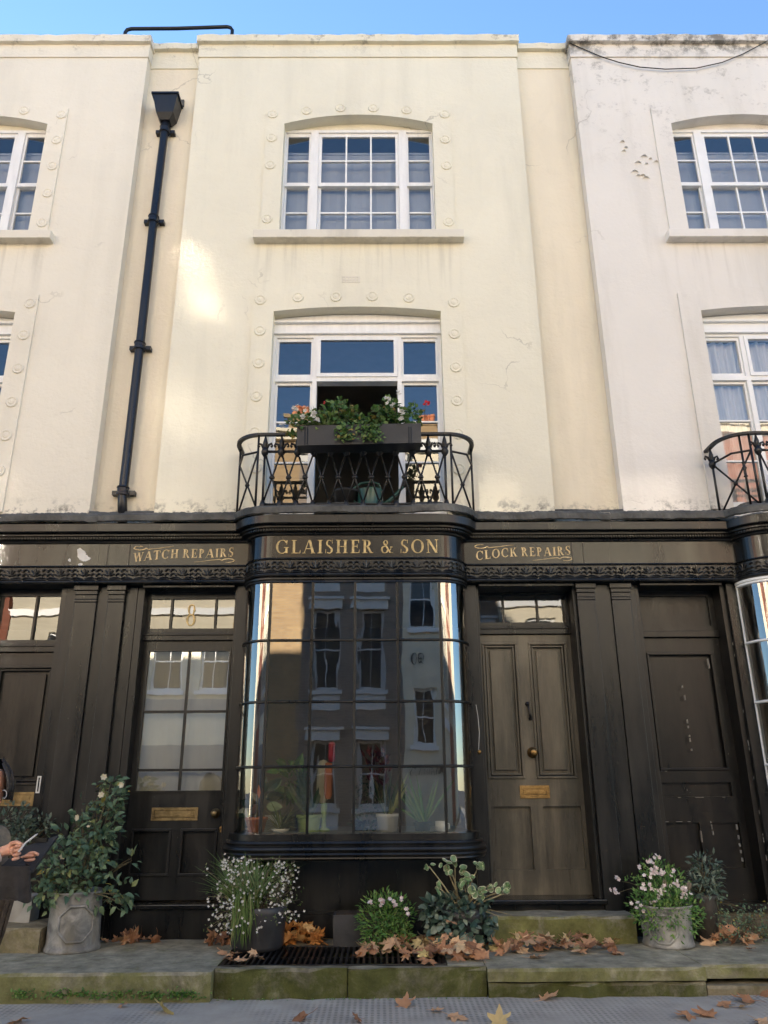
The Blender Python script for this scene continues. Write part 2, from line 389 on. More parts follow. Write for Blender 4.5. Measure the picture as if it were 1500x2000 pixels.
def merge(o, d=1e-4):
    bm = bmesh.new(); bm.from_mesh(o.data); bmesh.ops.remove_doubles(bm, verts=bm.verts, dist=d); bm.to_mesh(o.data); bm.free(); return o
def tag(o, label, cat, group=None, kind=None):
    o['label'] = label; o['category'] = cat
    if group: o['group'] = group
    if kind: o['kind'] = kind
    return o
def thing(name, label, cat, loc=(0,0,0), group=None):
    o = bpy.data.objects.new(name, None); o.empty_display_size = .1; col.objects.link(o); o.location = loc
    return tag(o, label, cat, group)
def struct(o): o['kind'] = 'structure'; return o
def copy_of(o, parent, loc=None, rot=None):
    c = o.copy(); col.objects.link(c); c.parent = parent
    if loc is not None: c.location = loc
    if rot is not None: c.rotation_euler = rot
    return c
def rect(x0, x1, z0, z1): return [(x0,z0),(x1,z0),(x1,z1),(x0,z1)]
def arch(c, half, z0, z1, rise, n=14):
    pts = [(c-half,z0),(c+half,z0)]
    for i in range(n+1):
        t = i/n; x = c+half-2*half*t; pts.append((x, z1+rise*(1-((x-c)/half)**2)))
    return pts

# ---------------------------------------------------------------- lettering (drawn stroke by stroke)
TK, TN, SF = .17, .055, .09
def glyph(ch):
    S = []
    def stem(x, y0=0, y1=1, w=TK, s0=True, s1=True):
        S.append(('q', [(x,y0),(x+w,y0),(x+w,y1),(x,y1)]))
        if s0: S.append(('q', [(x-SF,y0),(x+w+SF,y0),(x+w+SF,y0+.045),(x-SF,y0+.045)]))
        if s1: S.append(('q', [(x-SF,y1-.045),(x+w+SF,y1-.045),(x+w+SF,y1),(x-SF,y1)]))
    def dia(x0, y0, x1, y1, w): S.append(('q', [(x0,y0),(x0+w,y0),(x1+w,y1),(x1,y1)]))
    def hor(x0, x1, y, t=TN): S.append(('q', [(x0,y),(x1,y),(x1,y+t),(x0,y+t)]))
    def ser(x, y, w=.26): hor(x-w/2, x+w/2, y, .045)
    def arc(cx, cy, rx, ry, a0, a1, wmin=TN, wmax=TK): S.append(('a', (cx, cy, rx, ry, R(a0), R(a1), wmin, wmax)))
    if ch == 'I': stem(.12); w = .41
    elif ch == 'L': stem(.12); hor(.2, .66, 0); S.append(('q', [(.6,0),(.68,0),(.70,.26),(.66,.26)])); w = .74
    elif ch == 'H': stem(.12); stem(.62); hor(.2, .7, .48); w = .95
    elif ch == 'E': stem(.12); hor(.2,.64,0); hor(.2,.6,.945); hor(.2,.52,.49); S.append(('q',[(.58,0),(.66,0),(.69,.25),(.65,.25)])); S.append(('q',[(.60,.76),(.63,.76),(.63,1),(.56,1)])); S.append(('q',[(.49,.38),(.525,.38),(.525,.64),(.49,.64)])); w = .74
    elif ch == 'T': stem(.30, s1=False); hor(.02,.76,.945); S.append(('q',[(.02,.74),(.05,.74),(.1,1),(.02,1)])); S.append(('q',[(.73,.74),(.76,.74),(.76,1),(.68,1)])); w = .8
    elif ch == 'A': dia(.06,0,.40,1,.06); dia(.66,0,.38,1,TK+.01); hor(.2,.66,.32); ser(.09,0,.24); ser(.75,0,.3); w = .93
    elif ch == 'N': stem(.12, w=.06); stem(.74, w=.06, s0=False); dia(.66,0,.08,1,TK+.01); w = .95
    elif ch == 'M': stem(.1, w=.06); stem(.86); dia(.44,0,.08,1,TK); dia(.46,0,.86,1,.06); w = 1.18
    elif ch == 'W': dia(.26,0,.04,1,TK-.01); dia(.30,0,.52,.95,.06); dia(.70,0,.48,1,TK-.01); dia(.74,0,.98,1,.06); ser(.1,.955,.28); ser(.55,.955,.26); ser(1.0,.955,.22); w = 1.1
    elif ch == 'K': stem(.12); dia(.28,.40,.62,1,.06); dia(.62,0,.36,.55,TK); ser(.66,.955,.28); ser(.74,0,.28); w = .9
    elif ch == 'R': stem(.12); arc(.32,.745,.30,.255,-90,90); hor(.2,.34,.945); hor(.2,.34,.49); dia(.58,0,.32,.5,TK); ser(.72,0,.2); w = .86
    elif ch == 'P': stem(.12); arc(.32,.735,.30,.265,-90,90); hor(.2,.34,.945); hor(.2,.34,.47); w = .76
    elif ch == 'O': arc(.5,.5,.46,.52,0,360); w = 1.0
    elif ch == 'C': arc(.5,.5,.46,.52,42,318); S.append(('q',[(.80,.62),(.84,.62),(.86,.98),(.80,.98)])); w = .92
    elif ch == 'G': arc(.5,.5,.46,.52,42,330); stem(.74,.02,.44,TK-.02,False,False); hor(.62,.98,.42,.045); S.append(('q',[(.80,.64),(.84,.64),(.86,.98),(.80,.98)])); w = 1.03
    elif ch == 'S':
        arc(.34,.745,.24,.265,50,270,TN,TK*.75); arc(.34,.245,.26,.265,-130,90,TN,TK*.9)
        dia(.42,.33,.16,.62,TK*.9); S.append(('q',[(.54,.72),(.57,.72),(.575,1),(.53,1)])); S.append(('q',[(.06,.0),(.10,.0),(.10,.3),(.065,.3)])); w = .68
    elif ch == '&':
        arc(.40,.77,.17,.2,0,360,TN,.09); arc(.34,.26,.28,.28,60,350,TN,TK*.8); dia(.68,0,.26,.72,TK*.8); arc(.62,.44,.2,.3,-100,10,.05,.05); ser(.82,.42,.2); ser(.84,0,.2); w = .98
    elif ch == '8': arc(.34,.74,.22,.26,0,360,TN,.11); arc(.34,.26,.27,.28,0,360,TN,.12); w = .7
    elif ch == '9': arc(.34,.7,.25,.3,0,360,TN,.12); arc(.2,.5,.4,.5,-80,20,.05,.1); w = .7
    elif ch == '0': arc(.36,.5,.3,.5,0,360,TN,.14); w = .74
    else: w = .22
    return S, w
def lettering(mb, text, x0, z0, h, y, gap=.10, width=None, warp=None, depth=.004, xs=1.0, flip=1):
    tot = sum(glyph(c)[1]+gap for c in text)-gap
    if width: xs = width/(tot*h)
    x = 0; k = 0
    def put(q):
        nonlocal k; k += 1
        yy = y-(.0006+depth*.1*(k % 6))*flip
        P = []
        for a_, b_ in q:
            X = x0+a_*h*xs*flip; Z = z0+b_*h
            if warp: Z += warp(a_/tot)
            P.append((X, Z))
        n = len(P)
        mb.poly([(p[0],yy,p[1]) for p in P])
        for i in range(n):
            p, r_ = P[i], P[(i+1) % n]; mb.poly([(p[0],yy,p[1]),(p[0],y+.001*flip,p[1]),(r_[0],y+.001*flip,r_[1]),(r_[0],yy,r_[1])])
    for ch in text:
        S, wd = glyph(ch)
        for kind, dat in S:
            if kind == 'q': put([(x+a_, b_) for a_, b_ in dat])
            else:
                cx, cy, rx, ry, a0, a1, wm, wM = dat; n = max(6, int(abs(a1-a0)/R(15)))
                o_ = []; i_ = []
                for i in range(n+1):
                    t = a0+(a1-a0)*i/n; wd_ = wm+(wM-wm)*abs(math.cos(t))**1.3
                    o_.append((x+cx+rx*math.cos(t), cy+ry*math.sin(t)))
                    i_.append((x+cx+(rx-wd_)*math.cos(t), cy+(ry-max(wm, wd_*.75))*math.sin(t)))
                for i in range(n): put([o_[i], o_[i+1], i_[i+1], i_[i]])
        x += wd+gap
    return tot*h*xs

# ---------------------------------------------------------------- shopfront geometry
def plan(c, half, front, rx, ry, d, ys, x0, x1, n=14):
    """line of a shopfront seen from above: straight side, rounded bow, straight side, all offset outward by d"""
    y_s = ys-d; cy = front+ry; a, b = rx+d, ry+d
    s = max(-.999, min(.999, (cy-y_s)/b)); p0 = math.asin(s)
    L = []
    for i in range(n+1):
        p = p0+(math.pi/2-p0)*i/n; L.append((-(half-rx)-a*math.cos(p), cy-b*math.sin(p)))
    pts = [(c+x, y) for x, y in L]+[(c-x, y) for x, y in reversed(L)]
    if x0 is not None: pts = [(x0, y_s)]+pts
    if x1 is not None: pts = pts+[(x1, y_s)]
    return pts
def sweep(mb, fn, prof): mb.grid([[(x, y, z) for x, y in fn(d)] for d, z in prof]); return mb
def along(pts, u):
    L = 0
    for i in range(len(pts)-1):
        p, q = Vector((*pts[i], 0)), Vector((*pts[i+1], 0)); d = (q-p).length
        if L+d >= u or i == len(pts)-2:
            t = (u-L)/d; dirv = (q-p)/d; return p+(q-p)*t, Vector((dirv.y, -dirv.x, 0))
        L += d
def plen(pts): return sum((Vector(pts[i+1])-Vector(pts[i])).length for i in range(len(pts)-1))
# honeysuckle frieze motif: a fan of petals, then stacked curls on either side, standing on a wavy stem
MOTIF = []
for k in range(5):
    a_ = R(-78+39*k); MOTIF.append([(.5+.035*math.sin(a_), .34+.06*math.cos(a_)), (.5+.13*math.sin(a_), .36+.32*math.cos(a_)), (.5+.215*math.sin(a_), .38+.50*math.cos(a_)), (.5+.235*math.sin(a_), .38+.56*math.cos(a_))])
for sx in (1, -1):
    for k in range(2):
        z = .42+.34*k; MOTIF.append([(.5+sx*.485, z-.10), (.5+sx*.455, z+.06), (.5+sx*.39, z+.11), (.5+sx*.32, z+.07), (.5+sx*.275, z-.06)])
    MOTIF.append([(.5+sx*.5, .12), (.5+sx*.36, .22), (.5+sx*.2, .20), (.5+sx*.05, .10)])
    MOTIF.append([(.5+sx*.46, .02), (.5+sx*.25, .07), (.5, .02)])
def frieze_relief(mb, pts, z0, z1):
    L = plen(pts); n = max(1, round(L/.215)); du = L/n
    for i in range(n):
        for ln in MOTIF:
            P = []
            for u, v in ln:
                p, nr = along(pts, min(L-1e-4, max(1e-4, (i+u)*du))); P.append((p.x+nr.x*.009, p.y+nr.y*.009, z0+(z1-z0)*v))
            mb.tube(P, [.004]+[.0068]*(len(P)-2)+[.0065], 6)

def rosette_mesh():
    mb = MB(); mb.lathe([(.058,0),(.057,.008),(.051,.013),(.044,.012),(.037,.007),(.029,.007),(.022,.012),(.012,.013),(.0,.016)], n=20, axis='y', lobes=10, amp=.035)
    return mb
def surround(parent, mat, c, half, z0, z1, rise, ohalf, oz, orise, ros):
    o = MB().plate(arch(c, ohalf, z0, oz, orise), [arch(c, half, z0+.001, z1, rise)], -.018, .0, sides=True).build('window_surround', mat, parent)
    first = None
    for x, z in ros:
        if first is None: first = rosette_mesh().build('rosette', mat, o, smooth=False, loc=(x, -.017, z))
        else: copy_of(first, o, (x, -.017, z), (0, rnd.uniform(0, 1), 0))
    return o
def hole_plate(mb, x0, x1, z0, z1, holes, y0, y1): mb.plate(rect(x0,x1,z0,z1), [rect(*h) for h in holes], y0, y1, back=True)

def upper_sash(house, c, wm, z0=6.50):
    """second-floor window: three sashes of small panes"""
    f = MB(); y = .10
    H = [(c-.808, c-.53, z0+.05, 7.985), (c-.445, c+.445, z0+.05, 7.985), (c+.53, c+.808, z0+.05, 7.985)]
    hole_plate(f, c-.83, c+.83, z0-.03, 8.02, H, y, y+.09)
    w_ = f.build('window', wm, house, bevel=.004)
    s = MB()
    for (a, b, z, zt) in H:
        nb = 3 if b-a > .5 else 1
        sw = .036 if nb == 3 else .022
        for (q0, q1, yy, br) in ((7.255, zt, y+.02, 7.60), (z, 7.30, y+.05, 6.92)):
            xs = [a+sw+(b-a-2*sw)*i/nb for i in range(nb+1)]; hs = []
            for i in range(nb):
                for (u, v) in ((q0+.045, br-.009), (br+.009, q1-.045)):
                    hs.append((xs[i]+(.009 if i else 0), xs[i+1]-(.009 if i < nb-1 else 0), u, v))
            hole_plate(s, a+.001, b-.001, q0, q1, hs, yy, yy+.028)
    s.build('sash', wm, w_, bevel=.003)
    g = MB()
    for (a, b, z, zt) in H: g.poly([(a, y+.034, 7.26), (b, y+.034, 7.26), (b, y+.034, zt), (a, y+.034, zt)]); g.poly([(a, y+.064, z), (b, y+.064, z), (b, y+.064, 7.30), (a, y+.064, 7.30)])
    g.build('pane', 'window_glass', w_)
    t = MB(); t.plate(arch(c, .83, 8.02, 8.03, .12), [], y+.015, y+.05); t.build('arch_board', 'cream_stucco' if wm == 'white_paint' else 'pink_stucco', w_)
    b = MB(); b.grid([[(c-.80+1.6*i/40, .235+.003*math.sin(i*1.7), z) for i in range(41)] for z in (z0, 7.80)]); b.box(c-.8, c+.8, .225, .245, 7.79, 7.815)
    b.build('roller_blind', 'grey_blind', w_)
    sl = MB(); sl.box(c-1.075, c+1.10, -.10, .10, 6.40, 6.50); sl.build('sill', 'stone_trim' if wm == 'white_paint' else 'pink_stucco', w_, bevel=.006)
    return w_
def first_window(house, c, wm, opened):
    f = MB(); y = .10; z0 = 3.42
    H = [(c-.805, c-.44, 4.885, 5.335), (c-.398, c+.398, 4.885, 5.335), (c+.44, c+.805, 4.885, 5.335), (c-.805, c-.44, z0+.03, 4.84), (c+.44, c+.805, z0+.03, 4.84), (c-.398, c+.398, z0+.03, 4.84)]
    hole_plate(f, c-.84, c+.84, z0, 5.375, H, y, y+.10)
    f.plate(arch(c, .84, 5.375, 5.56, .05), [], y+.012, y+.05)
    f.box(c-.84, c+.84, y-.03, y+.012, 5.365, 5.39); f.box(c-.84, c+.84, y-.025, y+.012, 5.50, 5.525)
    w_ = f.build('window', wm, house, bevel=.004)
    s = MB(); g = MB()
    for k, (a, b, z, zt) in enumerate(H):
        if k == 5 and opened: continue
        st = .022 if k != 1 else .034; hs = []
        if k < 3: hs = [(a+st, b-st, z+.04, zt-.035)]; yy = y+.02 if k != 1 else y-.012
        else:
            zz = [z+.12, 3.985, 4.41, zt-.03]; yy = y+.03
            for i in range(3): hs.append((a+st, b-st, zz[i]+(.008 if i else 0), zz[i+1]-(.008 if i < 2 else 0)))
        hole_plate(s, a+.001, b-.001, z+.001, zt-.001, hs, yy, yy+.035)
        g.poly([(a+.01, yy+.018, z+.01), (b-.01, yy+.018, z+.01), (b-.01, yy+.018, zt-.01), (a+.01, yy+.018, zt-.01)])
    s.build('sash', wm, w_, bevel=.003); g.build('pane', 'window_glass', w_)
    return w_

def frame_moulds(mb, x0, x1, z0, z1, y, wd=.016, pr=.010):
    """a bead round a panel"""
    mb.box(x0, x1, y-pr, y+.004, z1-wd, z1); mb.box(x0, x1, y-pr, y+.004, z0, z0+wd)
    mb.box(x0, x0+wd, y-pr+.001, y+.004, z0+wd, z1-wd); mb.box(x1-wd, x1, y-pr+.001, y+.004, z0+wd, z1-wd)
def panel_door(house, x0, x1, z0, z1, y, panels, mat, glazed=None):
    mb = MB(); hs = [rect(*p[:4]) for p in panels]
    if glazed: hs.append(rect(*glazed))
    mb.plate(rect(x0,x1,z0,z1), hs, y, y+.032)
    if glazed:
        gx0, gx1, gz0, gz1 = glazed
        mb.box(x0, gx0, y+.0325, y+.055, z0, z1); mb.box(gx1, x1, y+.0325, y+.055, z0, z1); mb.box(gx0, gx1, y+.0325, y+.055, z0, gz0); mb.box(gx0, gx1, y+.0325, y+.055, gz1, z1)
    else: mb.box(x0, x1, y+.0325, y+.055, z0, z1)
    for p in panels:
        a, b, c, d, style = p
        if style >= 1: frame_moulds(mb, a-.004, b+.004, c-.004, d+.004, y, .02, .014)
        if style >= 2: frame_moulds(mb, a+.024, b-.024, c+.024, d-.024, y+.02, .014, .022); mb.box(a+.064, b-.064, y+.010, y+.033, c+.064, d-.064)
        if style == 3: mb.box(a+.035, b-.035, y+.010, y+.023, c+.035, d-.035)
    return mb.build('door', mat, house, bevel=.0035)

def letter_plate(door, c, z, w_, h, y, mat, flap_in=.02):
    mb = MB(); mb.plate(rect(c-w_/2, c+w_/2, z-h/2, z+h/2), [rect(c-w_/2+flap_in, c+w_/2-flap_in, z-h/2+flap_in, z+h/2-flap_in)], y-.010, y+.002)
    mb.box(c-w_/2+flap_in+.002, c+w_/2-flap_in-.002, y-.004, y+.002, z-h/2+flap_in+.002, z+h/2-flap_in-.002)
    mb.box(c-w_/2+flap_in+.02, c+w_/2-flap_in-.02, y-.008, y-.004, z-h/2+flap_in+.012, z+h/2-flap_in-.012)
    return mb.build('letter_plate', mat, door, bevel=.002)
def knob(door, x, z, y, r, mat):
    mb = MB(); mb.lathe([(0,0),(r*1.25,0),(r*1.25,.008),(r*.5,.012),(r*.42,.03),(r*.9,.042),(r,.055),(r*.85,.07),(r*.4,.078),(0,.08)], (x, y, z), 16, 'y')
    return mb.build('knob', mat, door, smooth=True)

def bow_window(house, c, fm, bars_at, rows):
    """round-cornered shop window; c is its axis"""
    half, front, rx, ry, ys = .952, -.33, .25, .28, -.05
    P = lambda d, n=16: plan(c, half, front, rx, ry, d, ys, None, None, n)
    def full(d, y_in): q = P(d); return q
    fr = MB()
    prof = [(.005,2.745),(.018,2.735),(.018,2.722),(.006,2.716),(.010,2.70),(-.002,2.694),(-.03,2.69)]
    sweep(fr, P, prof)
    sill = [(-.03,.758),(.03,.752),(.03,.705),(.052,.700),(.060,.688),(.052,.674),(.060,.668),(.075,.660),(.082,.646),(.075,.632),(.066,.628),(.072,.622),(.078,.612),(.072,.602),(.062,.598),(.066,.592),(.068,.584),(.060,.576),(.040,.570),(-.33,.566)]
    sweep(fr, lambda d: plan(c, half, front, rx, ry, d, ys+.05, None, None, 16), sill)
    # jamb strips where the bow meets the posts
    for s in (-1, 1): fr.box(*sorted((c+s*(half+.004), c+s*(half-.030))), -.062, -.01, .75, 2.70)
    w_ = recalc(fr.build('bow_window', fm, house, smooth=False))
    bm_ = MB(); flat = half-rx
    for i in range(5):
        x = c-flat+2*flat*i/4; bm_.box(x-.010, x+.010, front-.012, front+.022, .757, 2.695)
    for z in bars_at:
        pr = [(.012,z-.005),(.012,z+.005),(.002,z+.011),(-.02,z+.011),(-.02,z-.011),(.002,z-.011),(.012,z-.005)]; sweep(bm_, P, pr)
    recalc(bm_.build('glazing_bars', fm, w_))
    g = MB(); q = P(-.004, 28); g.grid([[(x, y, z) for x, y in q] for z in (.755, 1.2, 1.7, 2.2, 2.695)])
    g.build('glass_pane', 'shop_glass', w_, smooth=True)
    sh = MB(); q = P(-.035, 10)
    i0 = [sh.av((x, y, .752)) for x, y in q]; b0 = [sh.av((x, .75, .752)) for x in (q[-1][0], q[0][0])]; sh.face(i0+b0)
    i1 = [sh.av((x, y, .70)) for x, y in q]; b1 = [sh.av((x, .75, .70)) for x in (q[-1][0], q[0][0])]; sh.face((i1+b1)[::-1])
    sh.build('display_shelf', 'shelf_paint', w_)
    return w_

def shop_entablature(house, c, x0, x1, ys=-.12):
    A = lambda d: plan(c, .957, -.34, .25, .28, d, ys, x0, x1, 14)
    co = MB()
    sweep(co, A, [(-.09,3.335),(.125,3.255),(.13,3.25),(.13,3.185),(.122,3.178),(.085,3.175),(.085,3.157),(.075,3.152),(.05,3.150),(.05,3.134),(.034,3.128),(.022,3.125),(.016,3.112),(-.002,3.106)])
    # small dentils under the corona
    q = A(.052); L = plen(q); n = int(L/.024)
    for i in range(n):
        p, nr = along(q, (i+.5)*L/n); t = Vector((-nr.y, nr.x, 0))
        a_, b_ = p-t*.007-nr*.01, p+t*.007-nr*.01; c_, d_ = b_+nr*.024, a_+nr*.024
        co.poly([(*d_.xy,3.137),(*c_.xy,3.137),(*c_.xy,3.156),(*d_.xy,3.156)]); co.poly([(*a_.xy,3.137),(*b_.xy,3.137),(*c_.xy,3.137),(*d_.xy,3.137)])
        co.poly([(*a_.xy,3.137),(*d_.xy,3.137),(*d_.xy,3.156),(*a_.xy,3.156)]); co.poly([(*b_.xy,3.137),(*c_.xy,3.137),(*c_.xy,3.156),(*b_.xy,3.156)])
    k = co.build('cornice', 'black_paint', house)
    fl = MB(); rows = []
    base = A(.15); Lb = plen(base)
    for d, z, j in ((-.13,3.455,.008),(-.115,3.425,.012),(.06,3.365,.012),(.142,3.335,.010),(.152,3.318,.012),(.150,3.270,.016),(.135,3.262,.01)):
        q = A(d); Lq = plen(q); row = []
        for i in range(221):
            p, nr = along(q, max(1e-5, min(Lq-1e-5, Lq*i/220)))
            row.append((p.x+nr.x*rnd.uniform(-.2,.2)*j, p.y+nr.y*rnd.uniform(-.2,.2)*j, z+rnd.uniform(-1,1)*j*.22+.004*math.sin(i*.13+d*3)+.006*math.sin(i*.047)+(.006 if (i//27) % 2 else 0)))
        rows.append(row)
    fl.grid(rows); fl.build('lead_flashing', 'lead_sheet', k)
    fa = MB(); sweep(fa, A, [(-.001,3.107),(-.001,2.912),(.010,2.910),(.013,2.903),(.010,2.895)])
    fas = fa.build('fascia', 'black_gloss', house)
    fz = MB(); sweep(fz, A, [(.010,2.8945),(-.001,2.892),(-.001,2.775),(.012,2.772),(.016,2.762),(.010,2.752),(-.004,2.748),(-.2,2.7465)])
    frieze_relief(fz, A(0), 2.778, 2.888)
    fz.build('frieze', 'frieze_paint', house)
    return fas, A

def pilaster(house, x0, x1, yf=-.06):
    mb = MB(); mb.box(x0, x1, yf, .05, .0, 2.60); mb.box(x0-.002, x1+.002, yf-.004, .05, 2.601, 2.625); mb.box(x0, x1, yf-.001, .05, 2.626, 2.665); mb.box(x0-.003, x1+.003, yf-.010, .05, 2.666, 2.70); mb.box(x0-.012, x1+.012, yf-.024, .05, 2.701, 2.745)
    mb.box(x0-.004, x1+.004, yf-.012, .05, 0.0, .16)
    return mb.build('pilaster', 'black_paint', house, bevel=.004)
def strip(house, x0, x1, yf, z0=0, z1=2.744, name='pilaster_strip'):
    return MB().box(x0, x1, yf, .06, z0, z1).build(name, 'black_paint', house, bevel=.003)

def fanlight(house, x0, x1, z0, z1, y, bars, glassmat, bx=None):
    mb = MB(); xs = [x0]+list(bars)+[x1]; hs = []
    for i in range(len(xs)-1): hs.append((xs[i]+(.009 if i else .0), xs[i+1]-(.009 if i < len(xs)-2 else 0), z0, z1))
    hole_plate(mb, x0-.04, x1+.04, z0-.035, z1+.07, hs, y-.012, y+.03)
    mb.box(x0-.05, x1+.05, y-.028, y+.03, z0-.105, z0-.036)
    mb.box(x0-.05, x1+.05, y-.040, y+.02, z0-.062, z0-.048)
    f = mb.build('fanlight', 'black_paint', house, bevel=.003)
    g = MB(); g.poly([(x0-.02, y+.010, z0-.02), (x1+.02, y+.010, z0-.02), (x1+.02, y+.010, z1+.03), (x0-.02, y+.010, z1+.03)]); g.build('glass_pane', glassmat, f)
    return f

def room(house, x0, x1, y0, y1, z0, z1, mat='dark_room', name='room'):
    mb = MB()
    mb.poly([(x0,y1,z0),(x1,y1,z0),(x1,y1,z1),(x0,y1,z1)]); mb.poly([(x0,y0,z0),(x0,y1,z0),(x0,y1,z1),(x0,y0,z1)]); mb.poly([(x1,y0,z0),(x1,y0,z1),(x1,y1,z1),(x1,y1,z0)])
    mb.poly([(x0,y0,z0),(x1,y0,z0),(x1,y1,z0),(x0,y1,z0)]); mb.poly([(x0,y0,z1),(x0,y1,z1),(x1,y1,z1),(x1,y0,z1)])
    return mb.build(name, mat, house)

def railing(house, c, style=0):
    """bowed iron balcony rail; style 1 has a plain baluster with a collar in the corner panel"""
    hw, fr, r = .81, -.425, .25
    L = lambda n=10: [(c-hw-r, -.0)]+[(c-hw-r*math.cos(t), fr+r-r*math.sin(t)) for t in [math.pi/2*i/n for i in range(n+1)]]+[(c+hw+r*math.sin(t), fr+r-r*math.cos(t)) for t in [math.pi/2*i/n for i in range(n+1)]]+[(c+hw+r, 0)]
    p = L(); mb = MB(); zt, zm, zb = 4.015, 3.852, 3.365
    rows = []
    for dz, dd in ((.012,-.02),(.012,.02),(-.010,.02),(-.010,-.02)):
        row = []
        for i, q in enumerate(p):
            a_, b_ = Vector(p[max(0,i-1)]), Vector(p[min(len(p)-1,i+1)]); d = (b_-a_).normalized(); row.append((q[0]+d.y*dd, q[1]-d.x*dd, zt+dz))
        rows.append(row)
    mb.grid(rows, close_v=True)
    ra = recalc(mb.build('balcony_rail', 'cast_iron', house))
    xs = [c-.785+1.575*i/11 for i in range(12)]
    b = MB(); b.tube([(xs[0], fr, zm), (xs[-1], fr, zm)], .012, 6); b.tube([(xs[0], fr, zb-.005), (xs[-1], fr, zb-.005)], .011, 6)
    for i in range(11):
        b.tube([(xs[i], fr, zm), (xs[i+1], fr, zb)], .0085, 5); b.tube([(xs[i+1], fr+.006, zm), (xs[i], fr+.006, zb)], .0085, 5)
        b.ball(((xs[i]+xs[i+1])/2, fr, (zm+zb)/2), .024, 8, (1.1,.8,.9))
    for x in xs: b.lathe([(0,.03),(.016,.03),(.024,.0),(.028,-.03),(.02,-.05)], (x, fr, zb), 8)
    for x in (xs[0], xs[-1]): b.tube([(x, fr, zm+.02), (x, fr, zb-.03)], .011, 6)
    for s in (-1, 1):      # corner panels
        q0 = (c+s*(hw+.035), fr+.004); q1 = (c+s*(hw+r), -.11)
        for q in (q0, q1): b.tube([(q[0], q[1], zt), (q[0], q[1], zb-.04)], .0105, 6)
        b.tube([(*q0, zm+.0), (c+s*(hw+r*.72), fr+r*.30, zm), (*q1, zm)], .010, 6)
        b.tube([(*q0, zm), (*q1, zb-.02)], .009, 5); b.tube([(*q1, zm), (*q0, zb-.02)], .009, 5); mid = ((q0[0]+q1[0])/2, (q0[1]+q1[1])/2, (zm+zb)/2-.01); b.ball(mid, .022, 8)
        if style:
            qq = (c+s*(hw+.10), fr+.045); b.tube([(*qq, zt), (*qq, zb-.03)], .010, 6); b.lathe([(.011,.10),(.02,.095),(.013,.085),(.014,.05),(.022,.04),(.013,.02),(.013,-.03),(.02,-.04),(.011,-.045)], (*qq, 3.66), 8)
    b.build('lattice', 'cast_iron', ra, smooth=True)
    f = MB(); f.lathe([(.0,.165),(.010,.135),(.022,.085),(.02,.05),(.012,.035),(.026,.03),(.028,.015),(.034,.005),(.03,-.02),(.018,-.04),(.01,-.05)], (0,0,0), 8)
    for s in (-1, 1): f.tube([(s*.01,0,.02),(s*.03,0,.065),(s*.055,0,.078),(s*.062,0,.055),(s*.05,0,.045)], [.012,.012,.011,.010,.013], 6)
    f0 = None
    for x in xs:
        if f0 is None: f0 = f.build('finial', 'cast_iron', ra, smooth=True, loc=(x, fr, zm))
        else: copy_of(f0, ra, (x, fr, zm))
    if style:
        for s in (-1, 1): copy_of(f0, ra, (c+s*(hw+r), -.11, zm))
    return ra

def shell(house, x0, x1, up=0):
    """roof and back of the house behind the parapet"""
    mb = MB(); mb.poly([(x0,.35,8.95+up),(x1,.35,8.95+up),(x1,4.2,11.0+up),(x0,4.2,11.0+up)]); mb.poly([(x0,4.2,11.0+up),(x1,4.2,11.0+up),(x1,8.2,8.95+up),(x0,8.2,8.95+up)])
    mb.poly([(x0,.35,8.95+up),(x0,4.2,11.0+up),(x0,8.2,8.95+up)]); mb.poly([(x1,.35,8.95+up),(x1,8.2,8.95+up),(x1,4.2,11.0+up)])
    mb.build('roof', 'slate', house)
    b = MB(); b.poly([(x0,8.2,0),(x0,8.2,8.95+up),(x1,8.2,8.95+up),(x1,8.2,0)]); b.poly([(x0,.3,0),(x0,.3,8.95+up),(x0,8.2,8.95+up),(x0,8.2,0)]); b.poly([(x1,.3,0),(x1,8.2,0),(x1,8.2,8.95+up),(x1,.3,8.95+up)])
    b.build('back_wall', 'yellow_brick', house)

def parapet_coping(house, x0, x1, y, z0, z1, mat, over=.05, ends=(0,0)):
    mb = MB(); n = max(6, int((x1-x0)/.09)); rows = []
    for (yy, zz, j) in ((y-over, z0, .004), (y-over-.012, z1-.012, .006), (y-over+.02, z1, .007), (y+.34, z1+.02, .004), (y+.34, z0, 0)):
        rows.append([(x0+(x1-x0)*i/n, yy+rnd.uniform(-j,j), zz+rnd.uniform(-j,j)) for i in range(n+1)])
    ids = mb.grid(rows, close_v=True); mb.face([r[0] for r in ids]); mb.face([r[-1] for r in ids][::-1])
    return recalc(mb.build('coping', mat, house))

